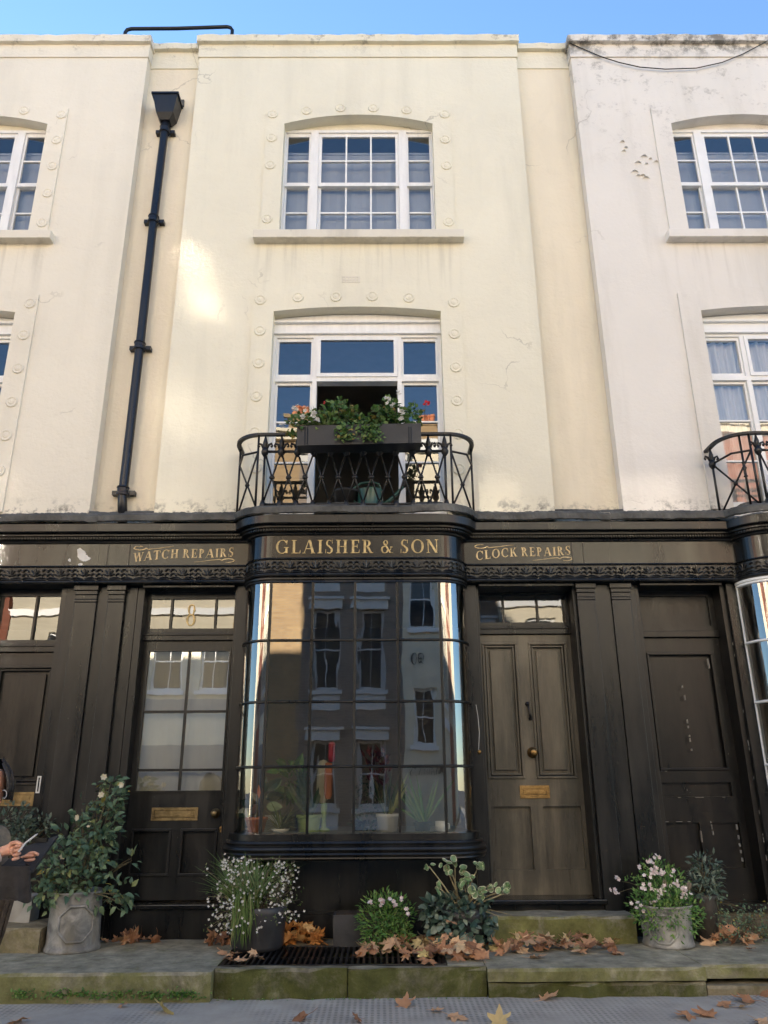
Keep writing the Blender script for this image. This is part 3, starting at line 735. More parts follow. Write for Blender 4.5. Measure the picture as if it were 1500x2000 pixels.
def upper_storeys(house, c, bx0, bx1, smat, wmat, rec, opened, rosettes, r_pitch=0):
    """plastered front: projecting bay with its two windows, recessed strips beside it"""
    z0, zt, zb = 3.30, 9.195, 8.985
    O2 = arch(c, .82, 6.45, 7.99, .13); O1 = arch(c, .837, 3.36, 5.565, .055)
    wall = MB().plate([(bx0,z0),(bx1,z0),(bx1,zb),(bx0,zb)], [O2, O1], 0, .30)
    wall.build('wall', smat, house)
    MB().box(bx0-.012, bx1+.012, -.016, .3, zb+.0005, zt).build('parapet', smat, house, bevel=.004)
    parapet_coping(house, bx0-.03, bx1+.03, -.016, zt-.02, 9.268, smat)
    for (a, b) in rec:
        MB().box(a, b, .12, .4, z0, 8.95).build('recessed_wall', 'cream_recess_bounce' if smat == 'cream_stucco' else smat, house)
        MB().box(a, b, .108, .4, 8.9505, 9.205).build('parapet', smat, house)
        parapet_coping(house, a+.002, b-.002, .108, 9.206, 9.29, smat, .048)
    r2, r1 = [], []
    if rosettes:
        r2 = [(c+x, z) for x, z in ((-.953,8.123),(-.95,7.787),(-.951,7.411),(-.952,6.698),(-.579,8.174),(-.202,8.211),(.164,8.21),(.535,8.18),(.957,8.12),(.95,7.762),(.954,7.401),(.953,6.654))]
        r1 = [(c+x, z) for x, z in ((-.974,5.699),(-.962,5.34),(-.957,4.976),(-.961,4.612),(-.957,4.233),(-.93,3.872),(-.598,5.728),(-.216,5.733),(.151,5.738),(.518,5.719),(.971,5.663),(.963,5.299),(.964,4.924),(.961,4.561),(.96,4.21),(.955,3.85))]
        if rosettes == 2: r2 += [(c+.953, 7.04), (c-.953, 7.04)]
    surround(house, smat, c, .82, 6.503, 7.99, .13, 1.02, 8.215, .07, r2)
    surround(house, smat, c, .837, 3.45, 5.565, .055, 1.045, 5.77, .075, r1)
    upper_sash(house, c, wmat); w1 = first_window(house, c, wmat, opened)
    room(house, bx0+.1, bx1-.1, .31, 3.2, 3.32, 5.75); room(house, bx0+.1, bx1-.1, .31, 3.0, 6.2, 8.3)
    return w1

# ================================================================ ground
def slab(name, x0, x1, y0, y1, z0, z1, mat, j=.006, bev=.012):
    mb = MB(); nx = max(2, int((x1-x0)/.12)); ny = max(2, int((y1-y0)/.12)); 
    top = [[(x0+(x1-x0)*i/nx, y0+(y1-y0)*k/ny+(rnd.uniform(-j,j)*1.5 if k == 0 else 0), z1+rnd.uniform(-j,j)*.4) for i in range(nx+1)] for k in range(ny+1)]
    ids = mb.grid(top)
    fr = [mb.av((p[0], p[1]-.006+rnd.uniform(-j,j), z1-.018)) for p in top[0]]; lo = [mb.av((p[0], p[1]+rnd.uniform(-j,j), z0)) for p in top[0]]
    for i in range(nx): mb.face((ids[0][i+1], ids[0][i], fr[i], fr[i+1])); mb.face((fr[i+1], fr[i], lo[i], lo[i+1]))
    for e, row in ((0, [r[0] for r in ids]), (1, [r[-1] for r in ids])):
        b = [mb.av((mb.v[q][0], mb.v[q][1], z0)) for q in row]
        for k in range(ny): mb.face((row[k], row[k+1], b[k+1], b[k]))
    o = recalc(mb.build(name, mat)); struct(o); return o
ZS = -.165
mb = MB(); mb.grid([[(-150+300*i/12, -150+300*k/12, -.25) for i in range(13)] for k in range(13)]); struct(mb.build('ground', 'asphalt'))
mb = MB(); mb.grid([[(-40+80*i/60, -14.0+13.3*k/12, ZS) for i in range(61)] for k in range(13)]); struct(mb.build('street', 'dimpled_paving'))
slab('pavement', -14, -1.062, -1.10, .12, -.24, .0, 'paving_stone')
slab('pavement', .672, 2.05, -1.065, .12, -.075, .0, 'paving_stone')
slab('kerb', .675, 2.045, -1.045, -.4, -.24, -.085, 'kerb_stone', .012)
slab('pavement', 2.056, 14, -.99, .12, -.08, -.002, 'paving_stone')
slab('kerb', 2.06, 14, -1.02, -.5, -.24, -.112, 'sandstone', .008)
slab('kerb', -1.058, -.215, -1.03, -.955, -.24, .002, 'kerb_stone', .012)
slab('kerb', -.211, .667, -1.03, -.955, -.24, .0, 'kerb_stone', .012)
slab('pavement', -1.058, .667, -.305, .12, -.24, .0, 'paving_stone')
slab('pavement', .43, .667, -.953, -.307, -.24, .0, 'paving_stone')
mb = MB(); mb.poly([(-1.06,-.96,-.235),(.44,-.96,-.235),(.44,-.3,-.235),(-1.06,-.3,-.235)]); struct(mb.build('cellar_pit', 'soil'))
mb = MB(); mb.grid([[(-40+80*i/20, -16.4+2.4*k/2, -.1) for i in range(21)] for k in range(3)]); mb.box(-40, 40, -14.1, -13.95, -.25, -.098); struct(mb.build('opposite_pavement', 'paving_stone'))

# cellar grating
g_ = thing('cellar_grating', 'long rusty black iron bar grating set in the pavement under the round shop window', 'grating', (-.32,-.63,0))
mb = MB()
for a in ((-1.045,.425,-.95,-.925),(-1.045,.425,-.335,-.31),(-1.045,-1.02,-.924,-.336),(.40,.425,-.924,-.336)): mb.box(a[0]+.32, a[1]+.32, a[2]+.63, a[3]+.63, -.04, .006)
mb.build('frame', 'cast_iron', g_, bevel=.003)
mb = MB()
for i in range(37):
    x = -1.0+1.385*i/36+.32; mb.box(x-.0075, x+.0075, -.293, .293, -.05, .003+rnd.uniform(-.002,.002))
mb.box(-.70, .72, -.012, .012, -.045, -.012)
mb.build('bars', 'cast_iron', g_)

# ================================================================ the three houses of the terrace
AX, AXL, AXR = -.215, -4.465, 4.07
BARS = (2.213, 1.723, 1.232)
# ---- middle house
H = thing('terraced_house', 'cream plastered house with gold GLAISHER & SON lettering over its black round-cornered shop window', 'house', (0,0,0))
upper_storeys(H, AX, -2.05, 1.60, 'cream_stucco', 'white_paint', [(-2.64,-2.05),(1.60,2.228)], True, 1)
shell(H, -2.42, 2.0)
fas, PL = shop_entablature(H, -.205, -2.455, 2.016)
for x in (-2.455+.075, -2.19, 1.14+.55, 1.79): MB().box(x-.004, x+.004, -.1235, -.115, 2.916, 3.10).build('joint_bead', 'black_paint', fas)
lb = MB(); lettering(lb, 'GLAISHER & SON', -.884, 2.948, .118, -.3425, gap=.12, width=1.39); lb.build('lettering', 'gold_leaf', fas)
def ribbon(mb, pts, y, wmax):
    n = len(pts)
    for i in range(n-1):
        p, q = Vector(pts[i]), Vector(pts[i+1]); d = (q-p); 
        if d.length < 1e-6: continue
        nn = Vector((-d.y, d.x)).normalized(); w0 = wmax*(.25+.75*math.sin(math.pi*i/(n-1))); w1 = wmax*(.25+.75*math.sin(math.pi*(i+1)/(n-1)))
        yy = y-.0004*(i % 3)
        mb.poly([(*(p-nn*w0).xy,0),(*(q-nn*w1).xy,0),(*(q+nn*w1).xy,0),(*(p+nn*w0).xy,0)][::1])
        for k in range(4): v = mb.v[-4+k]; mb.v[-4+k] = (v[0], yy, v[1])
def flourish(mb, x, z, s, y, flip=1):
    pts = []
    for i in range(11): t = R(60+ i*30); pts.append((.13+.12*math.cos(t), .035+.05*math.sin(t)))
    pts += [(.30,.0),(.46,.02),(.62,.05),(.80,.075)]
    ribbon(mb, [(x+flip*a_*s, z+flip*b_*s*.75) for a_, b_ in pts], y, .0045)
def side_sign(text, x0, x1, z0, rise, h, y=-.1225):
    global TK, TN; TK, TN = .19, .075
    mb = MB(); wd = x1-x0
    lettering(mb, text, x0, z0, h, y, gap=.10, width=wd, warp=lambda t: rise*t+.014*math.sin(math.pi*2*(t-.1))*.6)
    o = mb.build('lettering', 'grey_gold', fas)
    m2 = MB(); flourish(m2, x0-.01, z0+h+.030, .44, y); m2.build('flourish', 'grey_gold', o)
    m2 = MB(); flourish(m2, x1+.01, z0+rise-.034, .44, y, -1); m2.build('flourish', 'grey_gold', o)
side_sign('WATCH REPAIRS', -2.150, -1.275, 2.946, .050, .080)
side_sign('CLOCK REPAIRS', .842, 1.680, 2.948, .050, .080)
TK, TN = .17, .055
pilaster(H, -2.355, -2.213); pilaster(H, 1.716, 1.870)
strip(H, -2.452, -2.3555, -.035); strip(H, -2.2125, -2.115, -.02); strip(H, 1.8705, 2.014, -.04)
strip(H, -1.24, -1.158, -.052, name='door_post'); strip(H, .748, .838, -.052, name='door_post')
MB().box(-1.158, .748, -.004, .10, .0, .60).box(-1.158, .748, -.016, -.0045, .165, .185).box(-1.158, .748, -.012, -.0045, 0, .163).build('stall_riser', 'black_paint', H)
bw = bow_window(H, -.205, 'black_paint', BARS, 4)
room(H, -2.3, 1.95, .32, 3.0, .0, 2.95); 
mb = MB(); mb.poly([(-1.157,-.05,.0),(-1.157,.32,.0),(-1.157,.32,2.9),(-1.157,-.05,2.9)]); mb.poly([(.747,-.05,.0),(.747,-.05,2.9),(.747,.32,2.9),(.747,.32,.0)]); mb.poly([(-1.157,-.05,2.75),(.747,-.05,2.75),(.747,.32,2.75),(-1.157,.32,2.75)]); mb.build('window_side', 'dark_room', H)
# glazed door on the left
yd = .10
MB().box(-2.114, -2.055, -.015, yd+.05, .0, 2.744).box(-1.262, -1.2405, -.015, yd+.05, .0, 2.744).box(-2.054, -1.263, -.08, yd+.08, 2.722, 2.7445).build('door_frame', 'black_paint', H, bevel=.003)
fl = fanlight(H, -2.03, -1.275, 2.395, 2.66, yd, [-1.838, -1.447], 'fan_glass')
n8 = MB(); lettering(n8, '8', -1.715, 2.425, .19, yd+.004, width=.105); n8.build('house_number', 'gold_leaf', fl)
D = panel_door(H, -2.053, -1.264, .255, 2.285, yd, [(-2.0,-1.685,.43,.77,1),(-1.605,-1.315,.43,.77,1)], 'black_paint', glazed=(-2.012,-1.292,1.05,2.21))
gb = MB(); frame_moulds(gb, -2.016, -1.288, 1.046, 2.214, yd, .016, .012); gb.box(-1.660, -1.640, yd-.004, yd+.02, 1.063, 2.197)
for z in (1.69, 1.222): gb.box(-1.999, -1.6605, yd-.003, yd+.02, z-.010, z+.010); gb.box(-1.6395, -1.305, yd-.003, yd+.02, z-.010, z+.010)
gb.build('glazing_bars', 'black_paint', D)
gp = MB(); gp.grid([[(-2.01+.72*i/6, yd+.012, z) for i in range(7)] for z in (1.052, 1.4, 1.8, 2.208)]); gp.build('glass_pane', 'coated_glass', D)
bl = MB(); bl.grid([[(-2.03+.76*i/30, yd+.075+.004*math.sin(i*1.3), z) for i in range(31)] for z in (1.03, 2.23)]); bl.build('blind', 'blind_cloth', D)
letter_plate(D, -1.668, .884, .375, .098, yd, 'old_brass'); knob(D, -1.337, .888, yd, .030, 'old_brass')
kp = MB(); kp.lathe([(0,.012),(.012,.011),(.017,.006),(.018,0)], (-1.285, yd, .775), 12, 'y'); kp.box(-1.293, -1.277, yd-.008, yd, .745, .775); kp.build('keyhole_cover', 'brass', D)
MB().box(-2.114, -1.2405, -.045, yd+.06, .205, .243).build('threshold', 'black_gloss', H, bevel=.008)
MB().box(-2.114, -1.2405, -.012, yd+.06, 0, .2045).build('plinth', 'black_paint', H)
# weathered panelled door on the right
yd = .20; s_ = lambda v: v*1.018; z_ = lambda v: (v-1.1)*1.018+1.1
MB().box(.8385, .862, -.012, yd+.05, .0, 2.744).box(1.690, 1.7155, -.012, yd+.05, .0, 2.744).box(.8625, 1.6895, -.08, yd+.08, 2.722, 2.7445).build('door_frame', 'black_paint', H, bevel=.003)
fl = fanlight(H, .895, 1.665, 2.455, 2.70, yd, [1.108, 1.413], 'fan_glass')
D = panel_door(H, .8635, 1.6885, .24, 2.345, yd, [(s_(.888),s_(1.185),z_(1.142),z_(2.253),2),(s_(1.290),s_(1.612),z_(1.142),z_(2.252),2),(s_(.918),s_(1.217),z_(.455),z_(.926),0),(s_(1.318),s_(1.627),z_(.455),z_(.925),0)], 'weathered_door_paint')
letter_plate(D, s_(1.259), z_(1.036), .245, .10, yd, 'brass', .026); knob(D, s_(1.262), z_(1.342), yd, .036, 'brass')
kn = MB(); kn.lathe([(0,.015),(.014,.013),(.02,.004),(.02,0)], (s_(1.246), yd, z_(1.735)), 12, 'y'); kn.tube([(s_(1.246), yd-.012, z_(1.735)), (s_(1.25), yd-.034, z_(1.69)), (s_(1.255), yd-.034, z_(1.655)), (s_(1.262), yd-.03, z_(1.62))], [.008,.009,.009,.014], 8); kn.lathe([(0,.022),(.013,.02),(.016,.01),(.016,0)], (s_(1.264), yd, z_(1.615)), 12, 'y'); kn.build('knocker', 'cast_iron', D, smooth=True)
bp = MB(); bp.lathe([(0,.02),(.010,.018),(.016,.01),(.018,0)], (.805, -.052, 1.345), 10, 'y'); bp.build('bell_push', 'brass', H)
MB().tube([(.80,-.056,1.36),(.812,-.060,1.5),(.806,-.058,1.63),(.795,-.054,1.72)], .0022, 5).build('bell_wire', 'plaster', H)
MB().box(.8385, 1.735, -.075, yd+.06, .225, .262).build('threshold', 'black_gloss', H, bevel=.008)
MB().box(.8385, 1.7155, -.02, yd+.06, 0, .2245).build('plinth', 'black_paint', H)
railing(H, AX)
# air brick
ab = MB(); ab.plate(rect(-.375,-.187,5.915,5.99), [rect(-.365+.034*i,-.345+.034*i,5.925+.03*k,5.943+.03*k) for i in range(5) for k in range(2)], -.004, .004); ab.build('air_brick', 'stone_trim', H)
# downpipe in the recess
dp = MB(); dp.tube([(-2.365,.045,8.10),(-2.367,.045,7.98),(-2.375,.045,6.7),(-2.367,.045,5.2),(-2.368,.045,3.6),(-2.335,.03,3.36)], .043, 14)
pipe = dp.build('downpipe', 'pipe_paint', H, smooth=True)
for (x, z) in ((-2.367,7.95),(-2.378,6.73),(-2.370,5.19),(-2.371,3.65)):
    c_ = MB(); c_.lathe([(.04,.06),(.055,.06),(.058,.048),(.051,.042),(.051,.0),(.059,-.008),(.059,-.026),(.04,-.03)], (x, .045, z), 16); c_.box(x+.05, x+.105, .06, .119, z-.01, z+.03); c_.box(x-.105, x-.05, .06, .119, z-.01, z+.03); c_.build('collar', 'pipe_paint', pipe)
hp = MB()
def taper(mb, x0, x1, y0, y1, z0, X0, X1, Y0, Y1, z1):
    i = [mb.av(p) for p in ((x0,y0,z0),(x1,y0,z0),(x1,y1,z0),(x0,y1,z0),(X0,Y0,z1),(X1,Y0,z1),(X1,Y1,z1),(X0,Y1,z1))]
    for q in ((0,1,5,4),(1,2,6,5),(2,3,7,6),(3,0,4,7),(3,2,1,0)): mb.face([i[k] for k in q])
    return i
taper(hp, -2.455, -2.265, -.05, .115, 8.13, -2.50, -2.225, -.085, .116, 8.345); hp.box(-2.513, -2.212, -.098, .117, 8.346, 8.372); hp.face([3,2,1,0]); taper(hp, -2.42, -2.31, -.01, .10, 8.06, -2.455, -2.265, -.05, .115, 8.13)
hp.build('hopper', 'pipe_paint', pipe)
oh = MB(); oh.box(-2.47, -2.205, .095, .122, 8.375, 8.465); oh.build('outlet_hole_shade', 'lead_sheet', pipe)  # dark block stands in for the shade inside the outlet hole
# handrail on the roof
rr = MB(); rr.tube([(-3.01,.15,9.3),(-3.01,.15,9.57),(-2.99,.15,9.615),(-2.94,.15,9.632),(-2.4,.15,9.637),(-1.80,.15,9.664),(-1.76,.15,9.65),(-1.735,.15,9.61),(-1.735,.15,9.3)], .021, 10)
rr.build('roof_handrail', 'cast_iron', H, smooth=True)

# ---- left house
HL = thing('terraced_house', 'cream plastered house left of the drainpipe, with paint scraps on its bare black fascia', 'house')
upper_storeys(HL, AXL, -6.30, -2.64, 'cream_stucco_left', 'white_paint', [(-6.9,-6.30)], False, 2)
shell(HL, -6.9, -2.42)
shop_entablature(HL, -4.455, -6.9, -2.456)
pilaster(HL, -2.64, -2.452); strip(HL, -2.735, -2.641, -.02); strip(HL, -3.503, -3.41, -.052, name='door_post'); strip(HL, -6.85, -6.3, -.04)
MB().box(-5.41, -3.503, -.004, .10, .0, .60).build('stall_riser', 'black_paint', HL)
bow_window(HL, -4.455, 'black_paint', BARS, 4); room(HL, -6.8, -2.5, .32, 3.0, 0, 2.95)
yd = .09
MB().box(-2.78, -2.7355, -.015, yd+.05, 0, 2.744).box(-3.409, -3.38, -.015, yd+.05, 0, 2.744).build('door_frame', 'black_paint', HL)
fanlight(HL, -3.36, -2.775, 2.30, 2.69, yd, [-3.03], 'fan_glass')
D = panel_door(HL, -3.379, -2.781, .24, 2.19, yd, [(-3.285,-2.80,1.115,2.075,2),(-3.285,-2.80,.42,.86,1)], 'left_door_paint')
letter_plate(D, -2.985, 1.005, .34, .105, yd, 'old_brass')
lk = MB(); lk.plate(rect(-2.768,-2.738,1.05,1.18), [rect(-2.760,-2.746,1.062,1.168)], -.024, -.014); lk.build('lock_plate', 'plaster', HL)
MB().box(-3.409, -2.7355, -.04, yd+.06, .18, .2395).build('threshold', 'black_paint', HL)
# ---- right house
HR = thing('terraced_house', 'pinkish plastered house on the right with grimy flaking parapet and white shop window frame', 'house')
upper_storeys(HR, AXR, 2.229, 5.90, 'pink_stucco', 'fresh_white_paint', [(5.90,6.5)], False, 0)
shell(HR, 2.0, 6.5)
shop_entablature(HR, 4.07, 2.0165, 6.5)
pilaster(HR, 2.016, 2.18); strip(HR, 2.181, 2.235, -.02); strip(HR, 3.03, 3.118, -.05, name='door_post'); strip(HR, 5.9, 6.4, -.04)
MB().box(3.118, 5.03, -.004, .10, .0, .60).build('stall_riser', 'black_paint', HR)
bow_window(HR, 4.07, 'fresh_white_paint', BARS, 4); room(HR, 2.1, 6.4, .32, 3.0, 0, 2.95)
yd = .15
MB().box(2.2355, 2.27, -.012, yd+.05, 0, 2.744).box(2.985, 3.0295, -.012, yd+.05, 0, 2.744).box(2.2705, 2.9845, -.08, yd+.08, 2.722, 2.7445).build('door_frame', 'dark_door_paint', HR, bevel=.003)
fp = MB(); fp.plate(rect(2.271,2.984,2.36,2.72), [rect(2.30,2.935,2.41,2.68)], yd-.012, yd+.012); fp.box(2.271, 2.984, yd+.0125, yd+.03, 2.36, 2.72); fp.box(2.271, 2.984, yd-.035, yd+.02, 2.305, 2.3595); fp.build('fanlight_board', 'dark_door_paint', HR, bevel=.004)
pc = MB()
for x0_, z0_, x1_, z1_, n_ in ((2.60,1.93,2.62,1.75,2),(2.61,1.62,2.615,1.36,5),(2.86,2.12,2.865,2.05,4),(2.33,.80,2.52,.80,4),(2.69,.80,2.70,.70,4),(2.90,.76,2.905,.50,5),(2.60,.72,2.60,.63,3),(2.335,1.19,2.38,1.19,3),(2.35,.985,2.88,.985,4)):
    for k in range(n_):
        t = (k+rnd.random())/n_; x_, z_ = x0_+(x1_-x0_)*t, z0_+(z1_-z0_)*t; l = rnd.uniform(.006,.022); v_ = abs(z1_-z0_) > abs(x1_-x0_)
        pc.box(x_-(.0012 if v_ else l), x_+(.0012 if v_ else l), yd-.016, yd+.012, z_-(l if v_ else .0012), z_+(l if v_ else .0012))
for k in range(12): z_ = rnd.uniform(.4,2.3); pc.box(3.026, 3.0296, -.016, -.008, z_-rnd.uniform(.004,.02), z_+rnd.uniform(.004,.02))
pc.build('bare_paint_chips', 'old_primer', HR)['kind'] = 'stuff'
D = panel_door(HR, 2.271, 2.984, .22, 2.30, yd, [(2.335,2.905,1.2,2.17,1),(2.335,2.905,.99,1.10,0),(2.32,2.60,.45,.79,0),(2.69,2.925,.45,.79,0)], 'dark_door_paint')
MB().box(2.236, 3.029, -.04, yd+.06, .165, .2195).build('threshold', 'dark_door_paint', HR)
MB().box(2.236, 3.029, -.01, yd+.06, 0, .1645).build('plinth', 'weathered_wood', HR)
railing(HR, AXR+.045, 1)
nc = MB(); nc.grid([[(AXR-.82+.75*i/60, .20+.018*math.sin(i*.9)+.01*math.sin(i*.37), z) for i in range(61)] for z in (3.5, 5.32)]); nc.grid([[(AXR+.82-1.3*i/80, .215+.018*math.sin(i*.8)+.01*math.sin(i*.3), z) for i in range(81)] for z in (3.5, 5.32)]); nc.build('net_curtain', 'net_curtain', HR)
# curled flakes of plaster beside the right-hand second-floor window
fk = MB()
for (px, py, q) in ((1215,279,7),(1218,297,6),(1222,290,5),(1246,320,9),(1258,308,10),(1262,322,5),(1240,338,11),(1255,345,8),(1262,350,10),(1281,318,7),(1270,312,5),(1246,345,6)):
    p = at(px, py, -.002); r0 = q*.0042
    for k in range(7):
        a0, a1 = R(10+k*23), R(10+(k+1)*23); j = rnd.uniform(.85,1.1)
        fk.poly([(p.x+r0*math.cos(a0),-.001,p.z+r0*.8*math.sin(a0)),(p.x+r0*math.cos(a1),-.001,p.z+r0*.8*math.sin(a1)),(p.x+r0*.7*j*math.cos(a1),-.022*j,p.z+r0*.62*math.sin(a1)),(p.x+r0*.7*j*math.cos(a0),-.022*j,p.z+r0*.62*math.sin(a0))])
fk.build('flaking_plaster', 'pink_stucco', HR)
# loose cable under the right parapet
cb = MB(); pts = [at(*q) for q in ((1108,82,-.03),(1140,96,-.03),(1175,111,-.03),(1210,122,-.03),(1250,131,-.03),(1300,135,-.03),(1360,133,-.03),(1410,122,-.03),(1450,106,-.03),(1490,85,-.05),(1530,60,-.05))]
cb.tube(pts, .0065, 5); tag(cb.build('cable', 'cast_iron'), 'thin black cable sagging across the wall below the right-hand parapet', 'cable')
# white leftovers of old notices on the left fascia
pt = MB()
for (px, py, a_, b_) in ((158,1082,9,13),(166,1090,11,6),(136,1094,3,4),(157,1103,5,3)):
    p = at(px, py, -.123); pt.poly([(p.x+a_*.0042*math.cos(t)*(1+.3*math.sin(3*t+px)), -.1225-.0006*(px % 3), p.z+b_*.0042*math.sin(t)*(1+.3*math.cos(2*t+py))) for t in [2*math.pi*k/10 for k in range(10)]])
pt.build('paper_scraps', 'plaster', HL)

# ---- terrace carrying on out of the picture (roofline that shades the street)
for i, (x0, x1) in enumerate(((-11.4,-7.85),(-7.8,-6.95),(-15.4,-11.45),(-24,-15.45),(-33,-24.05),(6.55,15),(15.05,24))):
    n = thing('terraced_house', 'plastered house further along the terrace, number %d from the drainpipe' % (i+2), 'house', group='houses further along the terrace')
    n['label'] = 'plastered terrace house beyond the edge of the picture'
    up = 2.6 if i == 0 else 0; MB().box(x0, x1, 0, .3, 0, 9.3+up).build('wall', 'cream_stucco_left', n); shell(n, x0, x1, up)  # first unseen house is made taller to shade the brick house opposite

# steps
o = slab('step', .80, 1.86, -.31, .02, -.02, .182, 'step_stone', .012); del o['kind']; tag(o, 'low mossy stone step at the weathered panelled door', 'step')
o = slab('step', -4.2, -2.40, -.47, .02, -.02, .155, 'sandstone', .012); del o['kind']; tag(o, 'yellow sandstone step behind the large lead planter', 'step')
o = slab('step', -4.2, -2.60, -.22, .02, .15, .33, 'old_step', .008); del o['kind']; tag(o, 'pale upper stone step at the far left door', 'step')

# ================================================================ houses across the street (seen only in the glass)
YO = -16.4
def street_house(x0, x1, h, wallm, trim, wins, label, ground=None, hood=True, name='brick_house', bands=(), mirrors=()):
    o = thing(name, label, 'house', ((x0+x1)/2, YO, 0)); ox = (x0+x1)/2
    def B(mb, n, m_, par=o): q = mb.build(n, m_, par); return q
    holes = [rect(c-w_/2-ox, c+w_/2-ox, a, b) for c, w_, a, b in wins]
    mb = MB(); mb.plate(rect(x0-ox, x1-ox, -.1, h), holes, 0, -.22); mb.box(x0-ox, x0+.02-ox, -8, -.3, 0, h); mb.box(x1-.02-ox, x1-ox, -8, -.3, 0, h); B(mb, 'wall', wallm)
    mb = MB(); a, b = x0-ox, x1-ox
    mb.poly([(a,-.2,h-.2),(b,-.2,h-.2),(b,-4,h+1.8),(a,-4,h+1.8)]); mb.poly([(a,-8,h-.2),(b,-8,h-.2),(b,-4,h+1.8),(a,-4,h+1.8)]); mb.poly([(a,-.2,h-.2),(a,-8,h-.2),(a,-4,h+1.8)]); mb.poly([(b,-.2,h-.2),(b,-8,h-.2),(b,-4,h+1.8)])
    rf = B(mb, 'roof', 'slate')
    ch = MB(); ch.box(b-.9, b-.02, -4.6, -3.4, h+.6, h+2.4); ch.box(b-.95, b+.03, -4.65, -3.35, h+2.25, h+2.38); c_ = B(ch, 'chimney', 'yellow_brick', rf)
    cp = MB()
    for k in range(3): cp.lathe([(.13,0),(.11,.5),(.14,.52),(.12,.6)], (b-.7+.24*k, -4, h+2.38), 10)
    B(cp, 'chimney_pots', 'terracotta', rf)
    for c, w_, za, zb in wins:
        c -= ox; f = MB(); f.plate(rect(c-w_/2, c+w_/2, za, zb), [rect(c-w_/2+.07, c-.012, za+.09, (za+zb)/2-.02), rect(c+.012, c+w_/2-.07, za+.09, (za+zb)/2-.02), rect(c-w_/2+.07, c-.012, (za+zb)/2+.02, zb-.07), rect(c+.012, c+w_/2-.07, (za+zb)/2+.02, zb-.07)], -.12, -.17)
        f.box(c-w_/2-.12, c+w_/2+.12, -.05, .10, za-.12, za)
        if hood: f.box(c-w_/2-.16, c+w_/2+.16, -.05, .09, zb+.02, zb+.30); f.box(c-w_/2-.24, c+w_/2+.24, -.05, .16, zb+.30, zb+.38); f.box(c-w_/2-.05, c+w_/2+.05, -.04, .03, za-.55, za-.13)
        wf = B(f, 'window', trim); g = MB(); mir = round(c+ox, 2) in mirrors; k_ = .0085 if mir else 0; zm_ = (za+zb)/2      # mirror panes twisted to slant the sun patch they throw
        g.grid([[(c-w_/2+w_*i/4, -.15+k_*(-w_/2+w_*i/4)*(za+(zb-za)*q/14-zm_), za+(zb-za)*q/14) for i in range(5)] for q in range(15)]); B(g, 'pane', ('mirror_glass' if za > 10 else 'dull_mirror_glass') if mir else 'dark_glass', wf)
        cu = MB()
        for s in (-1, 1): cu.grid([[(c+s*(w_/2-.03-.2*i/14), -.24+.02*math.sin(i*1.8), z) for i in range(15)] for z in (za, zb)])
        cu.poly([(c-w_/2,-.5,za),(c+w_/2,-.5,za),(c+w_/2,-.5,zb),(c-w_/2,-.5,zb)]); B(cu, 'curtain', 'blind_cloth', wf)
    co = MB(); co.box(a, b, -.1, .18, h-.35, h-.1); co.box(a, b, -.1, .28, h-.1, h+.02)
    for z0_, z1_, pr in bands: co.box(a, b, -.1, pr, z0_, z1_)
    B(co, 'cornice', trim)
    if ground:
        for g0, g1, z0_, z1_, m_ in ground: B(MB().box(g0-ox, g1-ox, -.1, .06, z0_, z1_), 'shop_front', m_)
    return o
street_house(-11.2, -4.4, 12.2, 'cream_render', 'fresh_white_paint', [(-4.95,.9,3.75,5.5),(-6.35,.9,3.75,5.5),(-7.9,.9,3.75,5.5),(-9.5,.9,3.75,5.5),(-4.95,.9,7.0,8.9),(-6.35,.9,7.0,8.9),(-7.9,.9,7.0,8.9),(-10.64,.44,10.45,11.5),(-9.40,.26,10.55,11.4),(-10.72,.55,9.2,9.75),(-10.75,.45,8.3,8.75)], 'cream rendered house with blue-grey shop front mirrored in the glazed door', ground=[(-11,-4.4,0,2.2,'shop_blue_grey'),(-11,-4.4,3.1,3.5,'shop_blue_grey'),(-11,-4.4,2.2,3.09,'shop_cream')], hood=False, name='rendered_house', bands=[(6.0,6.2,.12)], mirrors=(-10.64,-9.4,-10.72,-10.75))  # mirror windows added to throw sun patches onto the terrace wall
street_house(-4.4, -2.62, 12.2, 'yellow_brick', 'cream_render', [], 'narrow yellow brick house mirrored at the left of the shop window', hood=False)
DK = street_house(-2.62, .95, 11.4, 'dark_brick', 'hood_stone', [(-1.75,.85,3.65,5.95),(-.15,.85,3.65,5.95),(-1.75,.85,7.05,9.1),(-.15,.85,7.05,9.1),(-1.75,.85,.5,2.25),(-.15,.85,.5,2.25)], 'dark brick house with white window hoods mirrored in the middle of the shop window')
NB = street_house(.95, 2.35, 11.8, 'cream_render', 'fresh_white_paint', [(1.65,.85,5.4,7.2),(1.65,.85,2.1,3.7)], 'narrow painted house front with black numerals mirrored at the right of the shop window', hood=False, name='rendered_house')
lt = MB(); lettering(lt, '90', 1.45-1.65-.1+.35, 4.35, .32, .03, flip=-1); lt.build('lettering', 'board_black', NB)
lt = MB(); lettering(lt, 'MANSIONS', .62, 1.35, .22, .05, flip=-1, width=1.2); lt.build('lettering', 'board_black', NB)
street_house(2.35, 3.7, 11.4, 'dark_brick', 'fresh_white_paint', [(3.0,.8,3.65,5.6),(3.0,.8,7,9)], 'narrow dark brick house mirrored above the panelled door')
street_house(3.7, 10.5, 11.9, 'cream_render', 'fresh_white_paint', [(4.9,.95,3.3,5.9),(6.6,.95,3.3,5.9),(8.3,.95,3.3,5.9),(4.9,.95,7.4,9.2),(6.6,.95,7.4,9.2),(8.3,.95,7.4,9.2)], 'cream rendered house mirrored in the fanlight of the panelled door', hood=False, name='rendered_house', bands=[(6.25,6.45,.12),(2.6,2.9,.1)])
